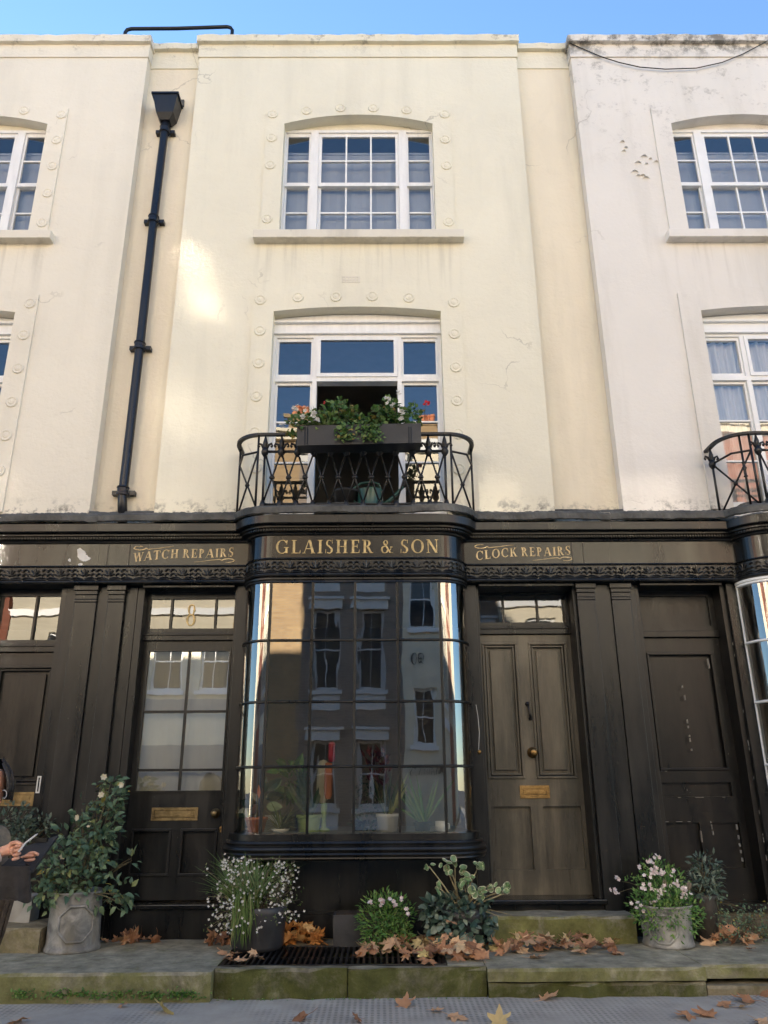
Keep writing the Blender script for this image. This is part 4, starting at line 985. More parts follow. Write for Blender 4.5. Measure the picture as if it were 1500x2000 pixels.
street_house(10.5, 17.5, 12.4, 'red_brick', 'cream_render', [(12,1,3.5,5.6),(14,1,3.5,5.6),(16,1,3.5,5.6),(12,1,7,9),(14,1,7,9),(16,1,7,9)], 'red brick house mirrored in the right rounded corner of the shop window')
street_house(17.5, 27, 11.6, 'cream_render', 'fresh_white_paint', [(19,1,3.5,5.6),(22,1,3.5,5.6),(25,1,3.5,5.6)], 'far cream house mirrored at the edge of the right rounded corner', hood=False, name='rendered_house')
street_house(-18.5, -11.25, 11.9, 'red_brick', 'cream_render', [(-12.5,1,3.5,5.6),(-15,1,3.5,5.6),(-17,1,3.5,5.6),(-12.5,1,7,9),(-15,1,7,9)], 'red brick house mirrored in the left rounded corner of the shop window')
street_house(-28, -18.5, 11.4, 'cream_render', 'fresh_white_paint', [(-20,1,3.5,5.6),(-23,1,3.5,5.6)], 'far cream house mirrored at the edge of the left rounded corner', hood=False, name='rendered_house')

# ================================================================ plants
def rv(s=1.0): return Vector((rnd.gauss(0,1), rnd.gauss(0,1), rnd.gauss(0,1))).normalized()*s
def inell(r):
    while True:
        p = Vector((rnd.uniform(-1,1), rnd.uniform(-1,1), rnd.uniform(-1,1)))
        if p.length < 1: return Vector((p.x*r[0], p.y*r[1], p.z*r[2]))
def cloud(mb, blobs, n, L, W, up=.3, out=1.0, fold=.25, droop=.25, cj=.35):
    tot = sum(b[2] for b in blobs)
    for c, r, w_ in blobs:
        for _ in range(int(n*w_/tot)):
            p = inell(r); d = (p*out*2/max(r)+rv(.9)+Vector((0,0,up))).normalized(); s = rnd.uniform(1-cj, 1+cj)
            mb.leaf(Vector(c)+p, d, rv()+Vector((0,-.6,1.0)), L*s, W*s, fold, droop)
def pb(px, py, rpx, y, w_=1, sq=(1,.8,1)):
    p = at(px, py, y); k = (y+6.6)/1502*1.0; r = rpx*k; return (p, (r*sq[0], r*sq[1], r*sq[2]), w_*r*r)
def flower(mb, p, n, r, dirv=None):
    d = (Vector(dirv) if dirv else (rv(.6)+Vector((0,-.8,.5)))).normalized(); x = d.orthogonal().normalized(); y = d.cross(x)
    a0 = rnd.random()*6
    for k in range(n):
        t = a0+2*math.pi*k/n; mb.leaf(p, x*math.cos(t)+y*math.sin(t)+d*.35, d, r, r*.8, .1, -.1, 3)
def branch(mb, p, q, r0=.006, r1=.002, bend=.04, n=5):
    p, q = Vector(p), Vector(q); o = rv(bend)*(q-p).length; o.z = abs(o.z)
    mb.tube([p.lerp(q, i/n)+o*math.sin(math.pi*i/n) for i in range(n+1)], [r0+(r1-r0)*i/n for i in range(n+1)], 5)

# 1. lead planter with rose
P1 = thing('potted_plant', 'tall lead planter with octagon panel holding a leggy climbing rose beside the glazed door', 'potted plant', (-2.215,-.36,0))
LX = -2.215
def lead_pot(parent, r0, r1, h, oc_c, oc_r, mat='lead_planter', turn=0):
    mb = MB(); mb.lathe([(0,.005),(r0*1.03,.0),(r0*1.05,.012),(r0*1.02,.03),(r0,.035),(r0*.985,.06),(r1*.97,h*.86),(r1*.985,h*.88),(r1*1.0,h*.93),(r1*1.03,h*.96),(r1*1.04,h*.99),(r1*1.0,h),(r1*.95,h*.99),(r1*.93,h*.9),(0,h*.9)], (0,0,0), 40)
    for i, v in enumerate(mb.v): mb.v[i] = (v[0]+.0025*math.sin(v[2]*13+1), v[1], v[2]+.002*math.sin(v[0]*21))
    p = mb.build('pot', mat, parent, smooth=True)
    rb = MB(); pts = []
    for k in range(9):
        a_ = R(22.5+45*k); u, z = oc_r*math.sin(a_)*1.0, oc_c+oc_r*.92*math.cos(a_); pts.append((u, z))
    def surf(u, z): rr = r0+(r1-r0)*z/h; th = u/rr+turn; return Vector((rr*math.sin(th), -rr*math.cos(th), z))
    P = []
    for i in range(8):
        for t in range(5): a_, b_ = pts[i], pts[i+1]; P.append(surf(a_[0]+(b_[0]-a_[0])*t/5, a_[1]+(b_[1]-a_[1])*t/5))
    P.append(P[0]); rb.tube(P, .009, 6, cap=False); rb.build('panel_moulding', mat, p, smooth=True)
    so_ = MB(); so_.lathe([(0,h*.93),(r1*.94,h*.92)], (0,0,0), 24); so_.build('soil', 'soil', parent)
    return p
lead_pot(P1, .186, .180, .385, .185, .132, turn=.40)
def world_child(mb, name, mat, root, **k):
    o = mb.build(name, mat, root, **k); o.matrix_parent_inverse = Matrix.Translation(-Vector(root.location)); return o
ROSE = [pb(120,1745,38,-.45), pb(150,1700,52,-.42), pb(110,1690,40,-.48,.8), pb(185,1670,42,-.40), pb(140,1640,34,-.44), pb(195,1625,40,-.36), pb(205,1590,34,-.34), pb(165,1600,26,-.38,.6), pb(212,1555,32,-.32), pb(216,1530,20,-.3), pb(230,1560,24,-.32,.7), pb(160,1580,20,-.38,.6), pb(80,1745,24,-.5,.8), pb(90,1720,28,-.5,.8), pb(235,1745,24,-.5,1.0), pb(240,1768,16,-.5,.8), pb(255,1683,13,-.42,.8), pb(180,1735,34,-.42,.8), pb(60,1720,16,-.52,.6)]
st = MB(); lf = MB(); base = Vector((LX,-.36,.36))
for c, r, w_ in ROSE:
    branch(st, base+Vector((rnd.uniform(-.08,.08),rnd.uniform(-.06,.06),0)), c, .006, .003, .1, 7)
    for _ in range(3): branch(st, base.lerp(Vector(c), rnd.uniform(.4,.8)), Vector(c)+inell(r), .003, .0015, .08)
cloud(lf, ROSE, 1050, .054, .032, .1, .8, .2, .35)
world_child(st, 'stems', 'stem', P1, smooth=True); world_child(lf, 'foliage', 'rose_leaf', P1)
for px, py in ((203,1518),(238,1533),(198,1553),(152,1597),(123,1673),(176,1612)):
    fl_ = MB(); flower(fl_, at(px, py, -.48), 6, .028); flower(fl_, at(px, py, -.485), 5, .02); world_child(fl_, 'flower', 'cream_petal', P1)

# 2. white gaura in a dark pot
P2 = thing('potted_plant', 'dark pot overflowing with grassy leaves and a cloud of tiny white flowers', 'potted plant', (-.885,-.38,0))
mb = MB(); mb.lathe([(0,.004),(.17,0),(.185,.03),(.20,.24),(.205,.28),(.195,.282),(.18,.26),(0,.26)], (0,0,0), 28); mb.build('pot', 'dark_planter', P2, smooth=True)
MB().lathe([(0,.268),(.185,.262)], (0,0,0), 20).build('soil', 'soil', P2)
st = MB(); lf = MB(); fw = MB(); tw = MB(); c0 = Vector((-.885,-.38,.27))
for _ in range(300):
    right = rnd.random() < .5; gx = rnd.gauss(535, 24) if right else rnd.gauss(462, 26)
    if not 402 < gx < 588: continue
    q = at(gx, rnd.uniform(1682,1800) if right else rnd.uniform(1678,1815), rnd.uniform(-.62,-.22)); p0 = c0+Vector((rnd.uniform(.0,.15) if right else rnd.uniform(-.15,.02),rnd.uniform(-.1,.1),0)); branch(tw if right else st, p0, q, .0020, .0010, .12, 5)
    for _ in range(3):
        if rnd.random() < (.28 if right else .42): flower(fw, q+rv(.035), 4, .0118)
        lf.leaf(q+rv(.03), rv(), (0,-1,.5), .022, .006)
for _ in range(150):
    gx = rnd.gauss(455,30)
    if 404 < gx < 520: flower(fw, at(gx, 1676+150*rnd.random(), rnd.uniform(-.66,-.4)), 4, .0112)
for _ in range(60): flower(fw, at(rnd.gauss(550,24), rnd.uniform(1682,1800), rnd.uniform(-.62,-.4)), 4, .011)
for _ in range(420):
    p0 = c0+Vector((rnd.uniform(-.17,.02),rnd.uniform(-.16,.02),0)); d = Vector((rnd.gauss(-.02,.17), rnd.uniform(-.45,.05), rnd.uniform(.8,1.3))); lf.leaf(p0, d, (0,-.4,1), rnd.uniform(.16,.36), .009, .2, rnd.uniform(.3,1.1), 6)
for _ in range(110):
    p0 = at(rnd.uniform(455,495), rnd.uniform(1735,1790), -.57+rnd.uniform(-.03,.02)); lf.leaf(p0, (rnd.gauss(0,.16),-.12,-1), (0,-1,0), rnd.uniform(.10,.24), .009, .2, .1, 4)
world_child(st, 'stems', 'pale_stem', P2); world_child(tw, 'dry_twigs', 'weathered_wood', P2); world_child(lf, 'grassy_leaves', 'grass_leaf', P2); world_child(fw, 'flowers', 'white_petal', P2)

# 3. zinc box with heather-like bush
P3 = thing('potted_plant', 'square black trough with a bushy green plant tipped by pale pink flowers behind the grating', 'potted plant', (-.13,-.245,0))
mb = MB(); mb.plate([(-.215,.0),(.21,.0),(.225,.21),(-.22,.205)], [], -.10, .10, back=True); mb.v = [(x, y, z) for x, y, z in mb.v]; mb.build('trough', 'dark_planter', P3, bevel=.004)
MB().box(-.2, .2, -.09, .09, .205, .212).build('soil', 'soil', P3)
bl_ = [pb(745,1795,44,-.40), pb(775,1788,32,-.40), pb(740,1825,34,-.46,.8), pb(772,1830,30,-.46,.8), pb(750,1765,24,-.38,.7)]
lf = MB(); st = MB()
for c, r, w_ in bl_:
    for _ in range(16): q = Vector(c)+inell(r); branch(st, Vector((-.08+rnd.uniform(-.1,.1),-.26,.2)), q, .003, .0015)
cloud(lf, bl_, 1700, .034, .011, .5, .9)
for px, py in ((722,1757),(760,1757),(775,1770),(745,1752)):
    for k in range(30): p = at(px+rnd.gauss(0,4), py+rnd.uniform(0,30), -.34+rnd.gauss(0,.02)); lf.leaf(p, rv(.7)+Vector((0,0,.6)), (0,-1,.3), .02, .007)
world_child(st, 'stems', 'stem', P3); world_child(lf, 'foliage', 'fresh_leaf', P3)
fw = MB()
for px, py in ((744,1757),(748,1762),(762,1756),(768,1762),(784,1756),(794,1777),(797,1783),(771,1768),(745,1766),(723,1763)):
    fw = MB()
    for _ in range(3): flower(fw, at(px, py, -.5)+rv(.008), 5, .017)
    world_child(fw, 'flower_cluster', 'pink_petal', P3)

# 4. ivy and variegated geranium
P4 = thing('potted_plant', 'variegated geranium on pale bare stems above dark trailing ivy by the panelled door', 'potted plant', (.60,-.36,0))
mb = MB(); mb.lathe([(0,.004),(.13,0),(.16,.2),(.165,.25),(.15,.25),(0,.23)], (0,0,0), 24); mb.build('pot', 'dark_planter', P4, smooth=True)
iv = [pb(880,1800,45,-.42), pb(915,1770,36,-.38), pb(855,1790,30,-.45,.8), pb(920,1825,38,-.48), pb(880,1850,34,-.52,.8), pb(940,1790,26,-.4,.7), pb(840,1775,16,-.45,.6), pb(905,1865,20,-.6,.6), pb(860,1860,18,-.6,.5)]
lf = MB(); cloud(lf, iv, 760, .055, .048, -.35, .9, .12, .3); world_child(lf, 'ivy_leaves', 'ivy_leaf', P4)
st = MB(); vl = MB(); c0 = at(905,1780,-.38)
heads = [(870,1690,3),(905,1700,3),(915,1715,3),(938,1685,5),(860,1735,3),(985,1745,3),(945,1745,3),(925,1740,3),(890,1678,2),(838,1692,2),(965,1735,3),(990,1738,2),(880,1700,3),(905,1725,2)]
for px, py, n in heads:
    q = at(px, py, -.44); branch(st, c0+Vector((rnd.uniform(-.05,.05),0,0)), q, .0065, .004, .1, 6)
    for _ in range(n+1):
        p = q+rv(.032); nn = Vector((rnd.gauss(0,.9),-.8,rnd.gauss(.7,.7))).normalized(); x = nn.orthogonal().normalized(); y = nn.cross(x); r_ = rnd.uniform(.016,.032)
        vl.tint = rnd.uniform(0,.45); ctr = vl.av(p-nn*.006); ring = []
        for k in range(11): t = 2*math.pi*k/11; ring.append(vl.av(p+(x*math.cos(t)+y*math.sin(t))*r_*.78*rnd.uniform(.88,1.1)))
        vl.tint = rnd.uniform(.7,1.0); ring2 = [vl.av(p+(x*math.cos(2*math.pi*k/11)+y*math.sin(2*math.pi*k/11))*r_*rnd.uniform(.92,1.1)+nn*.005) for k in range(11)]
        for k in range(11): vl.face((ctr, ring[k], ring[(k+1)%11])); vl.face((ring[k], ring2[k], ring2[(k+1)%11], ring[(k+1)%11]))
for px, py in ((975,1790),(1000,1788),(960,1725),(885,1740),(925,1790)): branch(st, c0, at(px, py, -.46), .004, .002, .1)
world_child(st, 'geranium_stems', 'pale_stem', P4, smooth=True); world_child(vl, 'geranium_leaves', 'variegated_leaf', P4)

# 5. small lead bucket planter with white flowers
P5 = thing('potted_plant', 'low round lead planter crowded with pinkish white flowers, right of the stone step', 'potted plant', (2.065,-.36,0))
lead_pot(P5, .172, .192, .27, .125, .105, turn=-.48)
bl_ = [pb(1300,1778,52,-.44), pb(1330,1785,38,-.46), pb(1265,1775,34,-.46), pb(1300,1772,36,-.50,.7), pb(1290,1740,42,-.36), pb(1280,1700,26,-.32,.8), pb(1310,1725,30,-.32,.8), pb(1350,1790,24,-.36,.7)]
lf = MB(); cloud(lf, bl_, 2600, .030, .011, .6, .8); fw = MB(); st = MB()
for c, r, w_ in bl_:
    for _ in range(10): branch(st, Vector((2.065+rnd.uniform(-.12,.12),-.36,.24)), Vector(c)+inell(r), .003, .0012)
branch(st, at(1262,1740,-.36), at(1215,1722,-.4), .002, .0015, .1); branch(st, at(1240,1735,-.36), at(1205,1745,-.4), .002, .0015, .1)
for _ in range(22): lf.leaf(at(rnd.uniform(1218,1250), rnd.uniform(1708,1722), -.39), rv(.8)+Vector((0,0,.5)), (0,-1,.4), .026, .008)
for px, py, n in ((1265,1680,5),(1278,1678,4),(1275,1700,7),(1285,1705,6),(1255,1690,2),(1297,1708,5),(1318,1705,2),(1320,1728,6),(1332,1735,7),(1338,1745,6),(1300,1730,3),(1268,1730,3),(1258,1733,3),(1286,1745,3),(1292,1740,3),(1274,1760,3),(1252,1775,4),(1240,1760,2),(1206,1712,3),(1204,1740,4),(1195,1742,2),(1263,1715,2),(1270,1738,2),(1340,1750,3)):
    fw = MB()
    for _ in range(n): flower(fw, at(px+rnd.gauss(0,4), py+rnd.gauss(0,4), -.50), 5, .018)
    world_child(fw, 'flower_cluster', 'pink_petal', P5)
world_child(st, 'stems', 'stem', P5); world_child(lf, 'foliage', 'fresh_leaf', P5)
db = MB()
for px, py in ((1300,1735),(1303,1760),(1296,1765),(1345,1720)): db.leaf(at(px, py, -.46), rv(), (0,-1,0), .07, .04, .4, .3)
world_child(db, 'withered_leaves', 'weathered_wood', P5)

# 6. grey-leaved shrub in tall black pot
P6 = thing('potted_plant', 'grey-green narrow-leaved shrub in a tall black pot by the dark door', 'potted plant', (2.40,-.22,0))
mb = MB(); mb.lathe([(0,.003),(.085,0),(.105,.29),(.11,.31),(.10,.31),(0,.28)], (0,0,0), 20); mb.build('pot', 'brown_plastic', P6, smooth=True)
bl_ = [pb(1378,1690,24,-.24), pb(1385,1715,26,-.26), pb(1360,1735,22,-.26,.8), pb(1380,1740,26,-.26), pb(1345,1720,14,-.26,.5)]
lf = MB(); st = MB(); cloud(lf, bl_, 420, .046, .015, .15, .9, .15, .35)
for c, r, w_ in bl_:
    for _ in range(4): branch(st, Vector((2.40,-.22,.3)), Vector(c)+inell(r), .004, .002, .06)
world_child(st, 'stems', 'stem', P6); world_child(lf, 'foliage', 'grey_leaf', P6)
# 7. scrambling weed at right edge
P7 = thing('straggly_plant', 'straggly wiry creeper sprawling over dead leaves by the dark door', 'plant', (2.6,-.2,0))
lf = MB(); st = MB()
for _ in range(60):
    q = at(rnd.uniform(1395,1530), rnd.uniform(1765,1830), rnd.uniform(-.45,-.15)); branch(st, Vector((2.62+rnd.uniform(-.1,.3),-.2,.01)), q, .002, .001, .25)
    for _ in range(7): lf.leaf(q+rv(.05), rv(), (0,-1,1), .022, .012)
for a_, b_ in (((1395,1755),(1440,1770)),((1390,1750),(1410,1800)),((1400,1765),(1470,1785))): branch(st, at(*a_, -.24), at(*b_, -.3), .002, .0015, .1)
world_child(st, 'stems', 'stem', P7); world_child(lf, 'foliage', 'rose_leaf', P7)
# 8. shrub on the far-left step
P8 = thing('potted_plant', 'small silvery bush on the far left step, half hidden by the seated person', 'potted plant', (-2.86,-.12,.33))
mb = MB(); mb.lathe([(0,.003),(.10,0),(.13,.22),(.12,.22),(0,.2)], (0,0,0), 20); mb.build('pot', 'dark_planter', P8, smooth=True)
bl_ = [pb(25,1605,34,-.14), pb(45,1625,26,-.14), pb(80,1610,22,-.14,.7), pb(60,1640,20,-.14), pb(95,1620,12,-.14,.4)]
lf = MB(); st = MB(); cloud(lf, bl_, 520, .035, .018, .3, .9)
for c, r, w_ in bl_:
    for _ in range(4): branch(st, Vector((-2.86,-.12,.54)), Vector(c)+inell(r), .003, .0015)
world_child(st, 'stems', 'stem', P8); world_child(lf, 'foliage', 'grey_leaf', P8)
# kerb weeds
lf = MB()
for cx, n in ((45,50),(130,60),(165,40),(200,35),(240,45),(300,60),(345,70),(370,60),(100,20),(270,25)):
    for _ in range(n): px = cx+rnd.gauss(0,13); p = at(px, 1940+rnd.gauss(2,4), -1.115); lf.leaf(p, rv(.8)+Vector((0,-.7,.2)), (0,-.5,1), rnd.uniform(.012,.026), .014, .1, .2)
for _ in range(260): px = rnd.uniform(100,950); p = at(px, 1953+rnd.gauss(0,2), -1.06); lf.leaf(p, rv(.7)+Vector((0,-.5,.4)), (0,-.5,1), rnd.uniform(.008,.016), .008, .1, .2)
tag(lf.build('weeds', 'fresh_leaf'), 'small green weeds sprouting along the foot of the left kerb', 'weeds', kind='stuff')

# 9. window box on the balcony rail
PB = thing('window_box', 'long black wooden trough of geraniums hung over the balcony rail', 'window box', (-.165,-.52,3.84))
mb = MB(); mb.plate([(-.535,0),(.525,.0),(.53,.185),(-.54,.185)], [], -.085, .085, back=True); bx = mb.build('box', 'grey_plastic', PB, bevel=.004); bx.rotation_euler.y = R(-1.2)
MB().box(-.52, .52, -.075, .075, .17, .187).build('soil', 'soil', PB)
hk = MB()
for x in (-.47, .42): hk.tube([(x,-.089,.0),(x,-.089,.16)], .004, 4); hk.tube([(x+.022,-.089,.0),(x+.022,-.089,.16)], .004, 4)
hk.build('brackets', 'cast_iron', PB)
bl_ = [pb(585,830,24,-.55), pb(605,818,20,-.52,.8), pb(655,808,34,-.52), pb(680,815,24,-.52,.8), pb(672,845,16,-.62,.7), pb(715,830,22,-.58,.9), pb(722,845,14,-.63,.6), pb(755,808,30,-.52), pb(762,792,18,-.5,.8), pb(800,812,26,-.52), pb(822,810,14,-.52,.5), pb(570,838,12,-.56,.5), pb(640,825,20,-.54,.7), pb(735,815,18,-.54,.7), pb(780,822,18,-.56,.7), pb(620,830,16,-.56,.6), pb(700,822,18,-.55,.7)]
lf = MB(); cloud(lf, bl_, 1100, .042, .036, .25, .9, .15, .25); gr = MB()
for _ in range(120): p0 = at(rnd.uniform(605,645), 835, -.55); gr.leaf(p0, Vector((rnd.gauss(-.1,.5), rnd.uniform(-.5,.2), rnd.uniform(.2,1))), (0,-1,.5), rnd.uniform(.1,.24), .008, .2, rnd.uniform(.3,1.3), 5)
tr = MB()
for cx in (668,680,712,725,735):
    for _ in range(45): p0 = at(cx+rnd.gauss(0,7), rnd.uniform(825,860), -.63); tr.leaf(p0, rv(.8)+Vector((0,-.4,-.4)), (0,-1,.2), .03, .02)
world_child(lf, 'foliage', 'geranium_leaf', PB); world_child(gr, 'grassy_leaves', 'grass_leaf', PB); world_child(tr, 'trailing_leaves', 'geranium_leaf', PB)
st = MB(); fw = MB(); rp = MB()
for px, py in ((633,785),(775,770),(684,785),(832,785),(665,778)): branch(st, at(px-3, 820, -.52), at(px, py, -.54), .0025, .0015, .05)
for px, py, n in ((574,798,6),(770,790,4),(757,783,4),(785,805,5),(782,818,4),(775,770,4),(552,832,5),(594,815,4),(612,806,4),(616,818,5),(600,800,3)):
    fw = MB()
    for _ in range(n): flower(fw, at(px+rnd.gauss(0,3), py+rnd.gauss(0,3), -.645), 5, .024)
    world_child(fw, 'white_flower', 'white_petal', PB)
rp2 = MB()
for _ in range(7): flower(rp, at(833+rnd.gauss(0,3), 787+rnd.gauss(0,3), -.55), 5, .018)
for _ in range(2): flower(rp2, at(632+rnd.gauss(0,2), 787+rnd.gauss(0,2), -.55), 5, .012)
world_child(st, 'stems', 'stem', PB); world_child(rp, 'red_flower', 'red_petal', PB); world_child(rp2, 'red_bud', 'red_petal', PB)
# watering can and tub on the balcony
p = Vector((-.08,-.16,3.40)); WC = thing('watering_can', 'dark green metal watering can standing behind the balcony lattice', 'watering can', p)
mb = MB(); mb.lathe([(0,0),(.115,0),(.12,.01),(.118,.02),(.11,.17),(.113,.18),(.10,.185),(.08,.19),(0,.188)], (0,0,0), 24); mb.build('body', 'green_enamel', WC, smooth=True)
MB().tube([(.10,0,.04),(.17,0,.09),(.25,0,.17),(.30,0,.225)], [.022,.018,.014,.012], 10).build('spout', 'green_enamel', WC, smooth=True)
mb = MB(); mb.tube([(.295,0,.22),(.33,0,.255)], [.013,.034], 14); mb.build('sprinkler_rose', 'cast_iron', WC)
MB().tube([(-.11,0,.05),(-.17,0,.11),(-.16,0,.20),(-.09,0,.255),(.0,0,.27),(.075,0,.25),(.10,0,.17)], .010, 8).build('handle', 'green_enamel', WC, smooth=True)
TB = thing('plant_pot', 'empty black plastic pot on the balcony floor left of the watering can', 'pot', (-.30,-.10,3.40)); mb = MB(); mb.lathe([(0,.003),(.085,0),(.115,.17),(.122,.175),(.122,.195),(.11,.195),(.085,.03),(0,.03)], (0,0,0), 20); mb.build('body', 'grey_plastic', TB, smooth=True)
MB().lathe([(0,.0),(.14,.0),(.145,.014),(.14,.018),(0,.008)], (0,0,-.002), 20).build('saucer', 'grey_plastic', TB, smooth=True)

# ================================================================ things on the display shelf
def shelf_pot(root, r0, r1, h, mat, ribs=0):
    mb = MB(); mb.lathe([(0,.003),(r0,0),(r1*.97,h*.8),(r1*1.05,h*.82),(r1*1.05,h),(r1*.93,h),(r1*.9,h*.85),(0,h*.84)], (0,0,0), 24, lobes=ribs, amp=.02 if ribs else 0); return mb.build('pot', mat, root, smooth=not ribs)
def on_shelf(px, y): q = at(px, 1620, y); return Vector((q.x, y, .7535))
q = on_shelf(500, -.08); A1 = thing('rubber_plant', 'big-leaved rubber plant in a terracotta pot in the left corner of the shop window', 'house plant', q); shelf_pot(A1, .06, .085, .11, 'terracotta')
st = MB(); st.tube([q+Vector((0,0,.1)), q+Vector((.005,0,.3)), q+Vector((.02,0,.48))], [.009,.008,.005], 6); world_child(st, 'stem', 'stem', A1)
lf = MB()
for px, py, dx, dz in ((505,1570,-.8,.55),(490,1590,-1,.1),(500,1595,-.5,-1),(520,1545,.8,.6),(518,1560,.9,.2),(512,1550,.2,.9),(495,1575,-.9,.35),(520,1575,1,.0),(500,1590,-.7,-.6),(525,1540,1,.5)):
    lf.leaf(at(px, py, -.10), (dx*.8, rnd.uniform(-.2,.35), dz), (0,-1,.3), rnd.uniform(.12,.16), .08, .15, .15, 7)
world_child(lf, 'leaves', 'rubber_leaf', A1)
sh_ = MB(); sh_.leaf(at(506,1560,-.13), (-.1,0,1), (0,-1,0), .11, .03); world_child(sh_, 'new_shoot', 'terracotta', A1)
q = on_shelf(548, -.14); A2 = thing('spider_plant', 'spiky spider plant in a low white bowl in the shop window', 'house plant', q); mb = MB(); mb.lathe([(0,.002),(.05,0),(.075,.028),(.07,.028),(0,.015)], (0,0,0), 24); mb.build('bowl', 'white_ceramic', A2, smooth=True)
lf = MB()
for _ in range(70): lf.leaf(q+Vector((rnd.uniform(-.02,.02),0,.02)), Vector((rnd.gauss(0,.8), rnd.gauss(0,.5), rnd.uniform(.3,1.0))), (0,0,1), rnd.uniform(.15,.28), .010, .3, rnd.uniform(.1,.6), 5)
world_child(lf, 'leaves', 'grass_leaf', A2)
q = on_shelf(603, -.06); A3 = thing('snake_plant', 'snake plant in a ribbed lime green pot in the shop window', 'house plant', q); shelf_pot(A3, .08, .095, .125, 'green_ceramic', 24)
lf = MB()
for i in range(9): lf.leaf(q+Vector((rnd.uniform(-.04,.04),rnd.uniform(-.03,.03),.10)), (rnd.gauss(-.35,.3), rnd.gauss(0,.1), 1), (0,-1,0), rnd.uniform(.3,.46), .05, .2, .05, 7)
world_child(lf, 'leaves', 'snake_leaf', A3)
q = on_shelf(566, .12); A4 = thing('leafy_plant', 'bright green leafy plant behind the spider plant in the shop window', 'house plant', q); shelf_pot(A4, .06, .075, .12, 'dark_planter')
lf = MB(); cloud(lf, [(q+Vector((.0,-.05,.40)), (.11,.08,.11), 1)], 42, .11, .06, .2, 1); st = MB(); st.tube([q+Vector((0,0,.1)), q+Vector((0,-.03,.38))], .008, 6); world_child(st, 'stem', 'stem', A4); world_child(lf, 'leaves', 'fresh_leaf', A4)
pp = on_shelf(532, .02); A5 = MB().box(-.065, .065, -.002, .002, 0, .12).build('notice', 'paper', loc=pp+Vector((0,0,.05))); tag(A5, 'small white printed card behind the rubber plant', 'card'); A5.rotation_euler = (R(-8), 0, R(4)); A5.location.z = .7545
q = on_shelf(632, -.02); A6 = thing('ornament', 'tall slim ornament banded green, orange and red in the shop window', 'ornament', q)
mb = MB(); mb.lathe([(0,.0),(.05,0),(.05,.015),(.02,.03),(.02,.1),(.028,.21)], (0,0,0), 14); mb.build('stand', 'green_ceramic', A6, smooth=True)
mb = MB(); mb.lathe([(.028,.21),(.05,.25),(.052,.40),(.045,.50),(.03,.53),(0,.54)], (-.012,0,0), 14); mb.build('body', 'cream_petal', A6, smooth=True); mb = MB(); mb.lathe([(.02,.24),(.033,.27),(.036,.40),(.03,.51),(0,.52)], (.032,-.03,0), 12); mb.build('wing', 'terracotta', A6, smooth=True)
mb = MB(); mb.lathe([(.0,.52),(.026,.525),(.03,.56),(.026,.62),(.03,.66),(.012,.68),(0,.68)], (.055,0,0), 12); mb.build('crest', 'red_plastic', A6, smooth=True)
q = on_shelf(757, -.08); A7 = thing('tall_plant', 'tall plant with dark red and green leaves in a white pot in the shop window', 'house plant', q); shelf_pot(A7, .075, .088, .13, 'white_ceramic', 0)
lf = MB(); gl_ = MB(); st = MB()
for px, py in ((720,1480),(735,1485),(745,1475),(755,1490),(725,1500),(740,1510),(752,1505),(728,1520),(750,1530)):
    c = at(px, py, -.06); branch(st, q+Vector((0,0,.11)), c, .004, .002, .06)
    for _ in range(7): lf.leaf(c+rv(.03), rv(.6)+Vector((0,0,.7)), (0,-1,0), .075, .022)
for _ in range(26): gl_.leaf(q+Vector((rnd.uniform(-.03,.03),0,.11)), (rnd.gauss(.1,.35), rnd.gauss(0,.2), 1), (0,-1,0), rnd.uniform(.18,.36), .025, .2, rnd.uniform(.1,.6), 5)
world_child(st, 'stems', 'stem', A7); world_child(lf, 'red_leaves', 'red_leaf', A7); world_child(gl_, 'green_leaves', 'snake_leaf', A7)
q = on_shelf(700, .02); A8 = thing('trailing_plant', 'small beaded trailing plant between the ornament and the white pot in the shop window', 'house plant', q); shelf_pot(A8, .045, .06, .08, 'dark_planter')
lf = MB()
for cx, cz in ((.06,.30),(-.02,.25),(.13,.22),(.02,.36)):
    for k in range(40): lf.leaf(q+Vector((cx+rnd.gauss(0,.012), rnd.gauss(-.03,.02), .08+cz*rnd.random())), rv(), (0,-1,0), .018, .014)
cloud(lf, [(q+Vector((.06,-.05,.05)), (.12,.05,.05), 1)], 60, .04, .02); world_child(lf, 'leaves', 'ivy_leaf', A8)
q = on_shelf(825, -.06); A9 = thing('arching_plant', 'thin arching green plant at the right of the shop window', 'house plant', q); shelf_pot(A9, .055, .07, .07, 'dark_planter')
lf = MB()
for _ in range(22): lf.leaf(q+Vector((rnd.uniform(-.03,.03),0,.05)), (rnd.gauss(0,.55), rnd.gauss(0,.2), 1), (0,-1,.2), rnd.uniform(.25,.46), .02, .2, rnd.uniform(.1,.6), 6)
world_child(lf, 'leaves', 'fresh_leaf', A9)
q = on_shelf(861, -.16); A10 = thing('cup', 'small plain white cup at the right end of the display shelf', 'cup', q); mb = MB(); mb.lathe([(0,.003),(.04,0),(.044,.075),(.040,.075),(.036,.01),(0,.01)], (0,0,0), 20); mb.build('body', 'white_ceramic', A10, smooth=True)
mb = MB(); mb.tube([(.042,0,.06),(.066,0,.055),(.066,0,.025),(.040,0,.018)], .005, 6); mb.build('handle', 'white_ceramic', A10, smooth=True)

